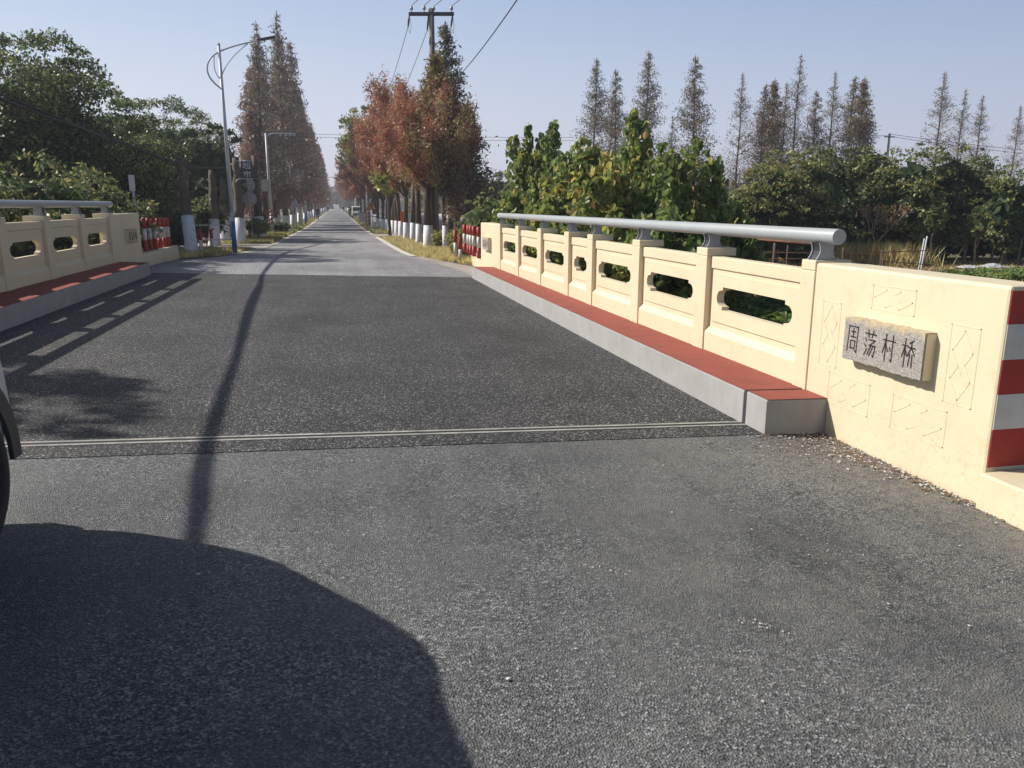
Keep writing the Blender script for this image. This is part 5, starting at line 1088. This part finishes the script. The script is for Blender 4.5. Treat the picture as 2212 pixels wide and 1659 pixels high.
# greenhouse behind the right trees
for i, (px, d, L_, lab) in enumerate(((2000, 46, 22, 'long white plastic greenhouse glimpsed behind the saplings'), (1095, 75, 26, 'long white plastic greenhouse behind the right parapet end'))):
    x, y, zt = dp(px, 452, d); z = gz(x, y); root = empty('greenhouse', (x, y, z), 0, lab, 'greenhouse', 'greenhouses behind the trees'); mb = MB(); ny = 12
    pr = [(-2.2, 0), (-2.2, 1.0)]+[(-2.2*cos(pi*k/ny), 1.0+.9*sin(pi*k/ny)) for k in range(1, ny)]+[(2.2, 1.0), (2.2, 0)]
    mb.prism(pr, [], lambda u, v, dd: (dd, u, v), -L_/2, L_/2); mb.build('cover', M['white'], root)
    mb = MB()
    for k in range(int(L_/2)+1): mb.tube([(-L_/2+2*k, p_[0]*1.01, p_[1]*1.01) for p_ in pr], .02, 5)
    mb.build('hoops', M['galv'], root)

# ================================================================ PEOPLE (small, far away)
def person(x, y, label, rz, top='cloth_dark', legs='cloth_dark', step=.16, seed=0):
    z = gz(x, y)+.02; root = empty('person', (x, y, z), rz, label, 'person', None)
    bm = bmesh.new(); L_ = bm.verts.layers.skin.verify()
    J = {'pel': (0, 0, .92, .135), 'sp': (0, .01, 1.12, .135), 'ch': (0, .0, 1.33, .155), 'nk': (0, .0, 1.49, .06), 'hd': (0, -.02, 1.58, .09), 'ht': (0, -.01, 1.69, .085),
         'lh': (.09, 0, .88, .10), 'lk': (.10, -step*.6, .49, .065), 'la': (.10, -step, .09, .045), 'lt': (.10, -step-.14, .04, .04),
         'rh': (-.09, 0, .88, .10), 'rk': (-.10, step*.35, .50, .065), 'ra': (-.10, step+.1, .12, .045), 'rt': (-.10, step-.02, .04, .04),
         'ls': (.19, 0, 1.40, .07), 'le': (.23, .06, 1.13, .048), 'lw': (.22, -.02, .90, .034), 'lf': (.215, -.05, .80, .025), 'rs': (-.19, 0, 1.40, .07), 're': (-.23, .04, 1.13, .048), 'rw': (-.22, -.12, .93, .034), 'rf': (-.21, -.16, .84, .025)}
    V = {}
    for k_, v in J.items(): a = bm.verts.new(v[:3]); V[k_] = a; a[L_].radius = (v[3], v[3])
    V['pel'][L_].use_root = True
    for a, b in (('pel', 'sp'), ('sp', 'ch'), ('ch', 'nk'), ('nk', 'hd'), ('hd', 'ht'), ('pel', 'lh'), ('lh', 'lk'), ('lk', 'la'), ('la', 'lt'), ('pel', 'rh'), ('rh', 'rk'), ('rk', 'ra'), ('ra', 'rt'), ('ch', 'ls'), ('ls', 'le'), ('le', 'lw'), ('lw', 'lf'), ('ch', 'rs'), ('rs', 're'), ('re', 'rw'), ('rw', 'rf')): bm.edges.new((V[a], V[b]))
    me = bpy.data.meshes.new('body'); bm.to_mesh(me); bm.free(); me.materials.append(M[top]); o = link('body', me, root)
    o.modifiers.new('skin', 'SKIN'); md = o.modifiers.new('sub', 'SUBSURF'); md.levels = 1; md.render_levels = 2
    mb = MB(); rgs = [(0, .0), (.05, .085), (.11, .10), (.17, .095), (.215, .05), (.225, .01)]; mb.tube([(0, -.01, 1.53+a) for a, r in rgs], [r+.004 for a, r in rgs], 14); mb.build('head', M['skin'], root)
    mb = MB(); mb.tube([(0, .012, 1.615), (0, .012, 1.67), (0, .012, 1.73), (0, .01, 1.775)], [.104, .112, .092, .02], 14); mb.build('hair', M['hair'], root)
    return root
person(2.15, 136, 'person in dark clothes walking on the right edge of the far road beside the van', pi*.95)
person(-2.6, 112, 'person in black walking along the left edge of the far road', 0)
person(-2.5, 230, 'tiny dark figure far down the left edge of the avenue', 0)
person(2.0, 250, 'tiny dark figure far down the right edge of the avenue', 0)

# ================================================================ CAR AT THE LEFT EDGE
CX, CYF = -1.52, 4.22      # right side plane and front end
root = empty('parked_car', (CX-.92, CYF-2.1, road_z(-2, 3)), 0, 'silver van-like car at the left edge, only its front wing and tyre showing', 'car'); ox, oyy = CX-.92, CYF-2.1
def cz(x, y, z): return (x, y, z)
hw = .92; front = 2.1
# body cross-sections from back to front: (y, half-width low, half-width high, z bottom, z belt, z top, top half-width)
secs = [(-1.95, .70, .74, .45, 1.0, 1.45, .60), (-1.85, .84, .84, .32, 1.02, 1.64, .66), (-1.5, .91, .90, .28, 1.02, 1.71, .76), (-.5, .92, .905, .26, 1.0, 1.74, .79), (.55, .92, .905, .26, 1.0, 1.73, .79), (.98, .92, .90, .26, .98, 1.64, .77), (1.18, .925, .905, .26, .98, 1.68, .80), (1.40, .93, .915, .26, .98, 1.50, .82), (1.62, .945, .93, .26, .97, 1.20, .84), (1.73, .955, .93, .27, .93, 1.04, .84), (1.80, .90, .88, .30, .78, .84, .74), (1.84, .78, .75, .34, .66, .72, .58), (1.88, .55, .53, .40, .60, .65, .42)]
mb = MB(); V = []; ns_ = 14
for (y_, wl_, wh_, z0, zb, zt, wt_) in secs:
    half = [(0, z0), (wl_*.8, z0), (wl_, z0+.12), (wl_+.0, (z0+zb)/2), (wh_, zb), (wt_+.04, zt-.07 if zt-zb > .12 else zt-.02), (wt_-.10, zt), (0, zt+.02)]
    ring = half+[(-a, b) for a, b in half[-2:0:-1]]; V += [(a, y_, b) for a, b in ring]
nr = 14; Fc = [(j_*nr+i, j_*nr+(i+1) % nr, (j_+1)*nr+(i+1) % nr, (j_+1)*nr+i) for j_ in range(len(secs)-1) for i in range(nr)]; Fc += [tuple(reversed(range(nr))), tuple((len(secs)-1)*nr+i for i in range(nr))]
mb.add(V, Fc, 0, True); body = mb.build('body', M['carpaint'], root)
md = body.modifiers.new('sub', 'SUBSURF'); md.levels = 1; md.render_levels = 2
for y0, y1, z0, z1, nm in ((-1.45, -.35, 1.08, 1.45, 'side_window'), (-.28, .95, 1.08, 1.45, 'side_window')):
    for s_ in (-1, 1):
        mb = MB(); mb.add([(s_*.915, y0, z0), (s_*.915, y1, z0), (s_*.775, y1-(.22 if y1 > 0 else 0), z1), (s_*.775, y0+(.1 if y0 < -1 else 0), z1)], [(0, 1, 2, 3)]); o = mb.build(nm, M['glass'], root, fix=False); md = o.modifiers.new('s', 'SOLIDIFY'); md.thickness = .02
mb = MB(); mb.obox((0, 1.42, 1.40), Vector((.60, 0, 0)), Vector((0, .16, -.17)), Vector((0, .012, .014))); mb.build('windscreen', M['glass'], root)
for s_ in (-1, 1):
    mb = MB(); mb.obox((s_*.945, 1.22, 1.06), Vector((.05, 0, 0)), Vector((0, .045, 0)), Vector((0, 0, .05))); mb.build('side_mirror', M['carpaint'], root, bevel=.03)
    mb = MB(); mb.obox((s_*.56, 1.81, .64), Vector((.15, s_*-.06, 0)), Vector((0, .06, 0)), Vector((0, 0, .065))); mb.build('headlight', M['porcelain'], root, bevel=.02)
    for yc in (1.275, -1.25):
        # wheel-arch cladding ring
        mb = MB(); n_ = 18; V = []
        for k_ in range(n_+1):
            a = pi*(-.02+1.04*k_/n_)
            for r_, dx_ in ((.37, .0), (.46, .0), (.46, .02), (.37, .02)): V.append((s_*(.94+dx_), yc+cos(a)*r_, .34+sin(a)*r_))
        mb.add(V, [(k_*4+q, k_*4+(q+1) % 4, k_*4+4+(q+1) % 4, k_*4+4+q) for k_ in range(n_) for q in range(4)], 0, False); mb.build('wheel_arch', M['cladding'], root)
        mb = MB(); prof = [(.70, .20), (.70, .31), (.735, .338), (.86, .338), (.905, .325), (.925, .28), (.925, .22), (.88, .205)]
        V = []; n_ = 36
        for k_ in range(n_):
            a = 2*pi*k_/n_
            for px_, r_ in prof: V.append((s_*(px_+.045), yc+cos(a)*r_, .338+sin(a)*r_))
        m_ = len(prof); mb.add(V, [(k_*m_+q, k_*m_+(q+1) % m_, ((k_+1) % n_)*m_+(q+1) % m_, ((k_+1) % n_)*m_+q) for k_ in range(n_) for q in range(m_)], 0, True); wl_ = mb.build('wheel', M['rubber'], root)
        mb = MB(); mb.tube([(s_*.72, yc, .338), (s_*.86, yc, .338)], .205, 24)
        for k_ in range(5): a = 2*pi*k_/5; mb.obox((s_*.89, yc+cos(a)*.10, .338+sin(a)*.10), Vector((.018, 0, 0)), Vector((0, cos(a), sin(a)))*.10, Vector((0, -sin(a), cos(a)))*.025)
        mb.tube([(s_*.87, yc, .338), (s_*.915, yc, .338)], .045, 12); mb.build('rim', M['alloy'], wl_)
mb = MB(); mb.box(-.6, .6, 1.84, 1.93, .36, .52); mb.build('bumper', M['cladding'], root, bevel=.03)

# ================================================================ HAZE
HZ = MB(); HZ.box(-420, 420, -40, 620, -3.0, 22.0); hz = HZ.build('haze', []) ; hz.data.materials.clear()
hm = bpy.data.materials.new('haze_air'); hm.use_nodes = True; hn = hm.node_tree; hn.nodes.remove(hn.nodes['Principled BSDF'])
pv = hn.nodes.new('ShaderNodeVolumePrincipled'); pv.inputs['Color'].default_value = (.80, .84, .95, 1); pv.inputs['Density'].default_value = 0.0009; pv.inputs['Anisotropy'].default_value = 0.3
hn.links.new(pv.outputs[0], hn.nodes['Material Output'].inputs['Volume']); hz.data.materials.append(hm); tag(hz, kind='stuff'); hz['label'] = 'thin pale winter haze filling the air over the road and fields'; hz['category'] = 'haze'
# ================================================================ SMALL DEBRIS
rg = np.random.default_rng(12); 
def chips(name, n, fn, s0, s1, mat, label, cat='debris'):
    V = []; 
    for i in range(n):
        x, y = fn(); s = rg.uniform(s0, s1); a = rg.uniform(0, 6.28); k = rg.integers(4, 6); z = road_z(x, y)+.002
        c = np.array([x, y, z+s*.2]); P_ = [(c[0]+cos(a+6.28*q/4)*s*rg.uniform(.5, 1), c[1]+sin(a+6.28*q/4)*s*rg.uniform(.5, 1), z+rg.uniform(.0, .45)*s) for q in range(4)]
        V += [P_[0], P_[1], P_[2], P_[3]]
    me = np_mesh(name, np.array(V), 4, [mat]); o = link(name, me); return tag(o, label, cat, kind='stuff')
def wallside():
    y = 3.4+1.45*rg.random()**.8; y = y if rg.random() < .9 else 2.5+rg.random(); w = .05+.22*sm((y-3.5)/1.2); return 3.38-abs(rg.normal())*w, y
chips('pale_rubble', 620, wallside, .004, .013, M['shell'], 'pale chips and shell grit gathered along the foot of the near right end wall')
chips('brown_litter', 700, wallside, .005, .016, simple('leaf_litter', (.16, .09, .05), .9, .4, 9), 'brown leaf crumbs mixed in the grit by the kerb end')
def anyw(): return rg.uniform(-1.5, 3.3), 1.2+rg.random()*3.5
chips('road_grit', 45, anyw, .004, .013, M['shell'], 'scattered pale grit on the near asphalt')
def ondeck(): return rg.uniform(-3, 2.85), 5.2+rg.random()*8
chips('deck_leaves', 60, ondeck, .008, .022, simple('dry_leaf', (.42, .32, .20), .8, .3, 9), 'few small dry leaves scattered on the deck')

def smear(cx, cy, n, sx, sy, ang):
    V = []
    for i in range(n):
        u, v = rg.normal()*sx, rg.normal()*sy; x = cx+u*cos(ang)-v*sin(ang); y = cy+u*sin(ang)+v*cos(ang); s_ = rg.uniform(.002, .007); a = rg.uniform(0, 6.28); z = road_z(x, y)+.0025
        V += [(x+cos(a+1.57*q)*s_*rg.uniform(.4, 1), y+sin(a+1.57*q)*s_*rg.uniform(.4, 1), z) for q in range(4)]
    return V
V = smear(1.06, 2.95, 34, .07, .018, -.6)+smear(.45, 4.5, 18, .07, .02, -.4)+smear(2.2, 3.0, 22, .12, .05, .3)+smear(1.5, 2.4, 30, .04, .015, -.8)+smear(.6, 3.9, 25, .05, .012, .2)
tag(link('paint_smears', np_mesh('paint_smears', np.array(V), 4, [M['shell']])), 'small whitish smears dried on the near asphalt', 'smears', kind='stuff')
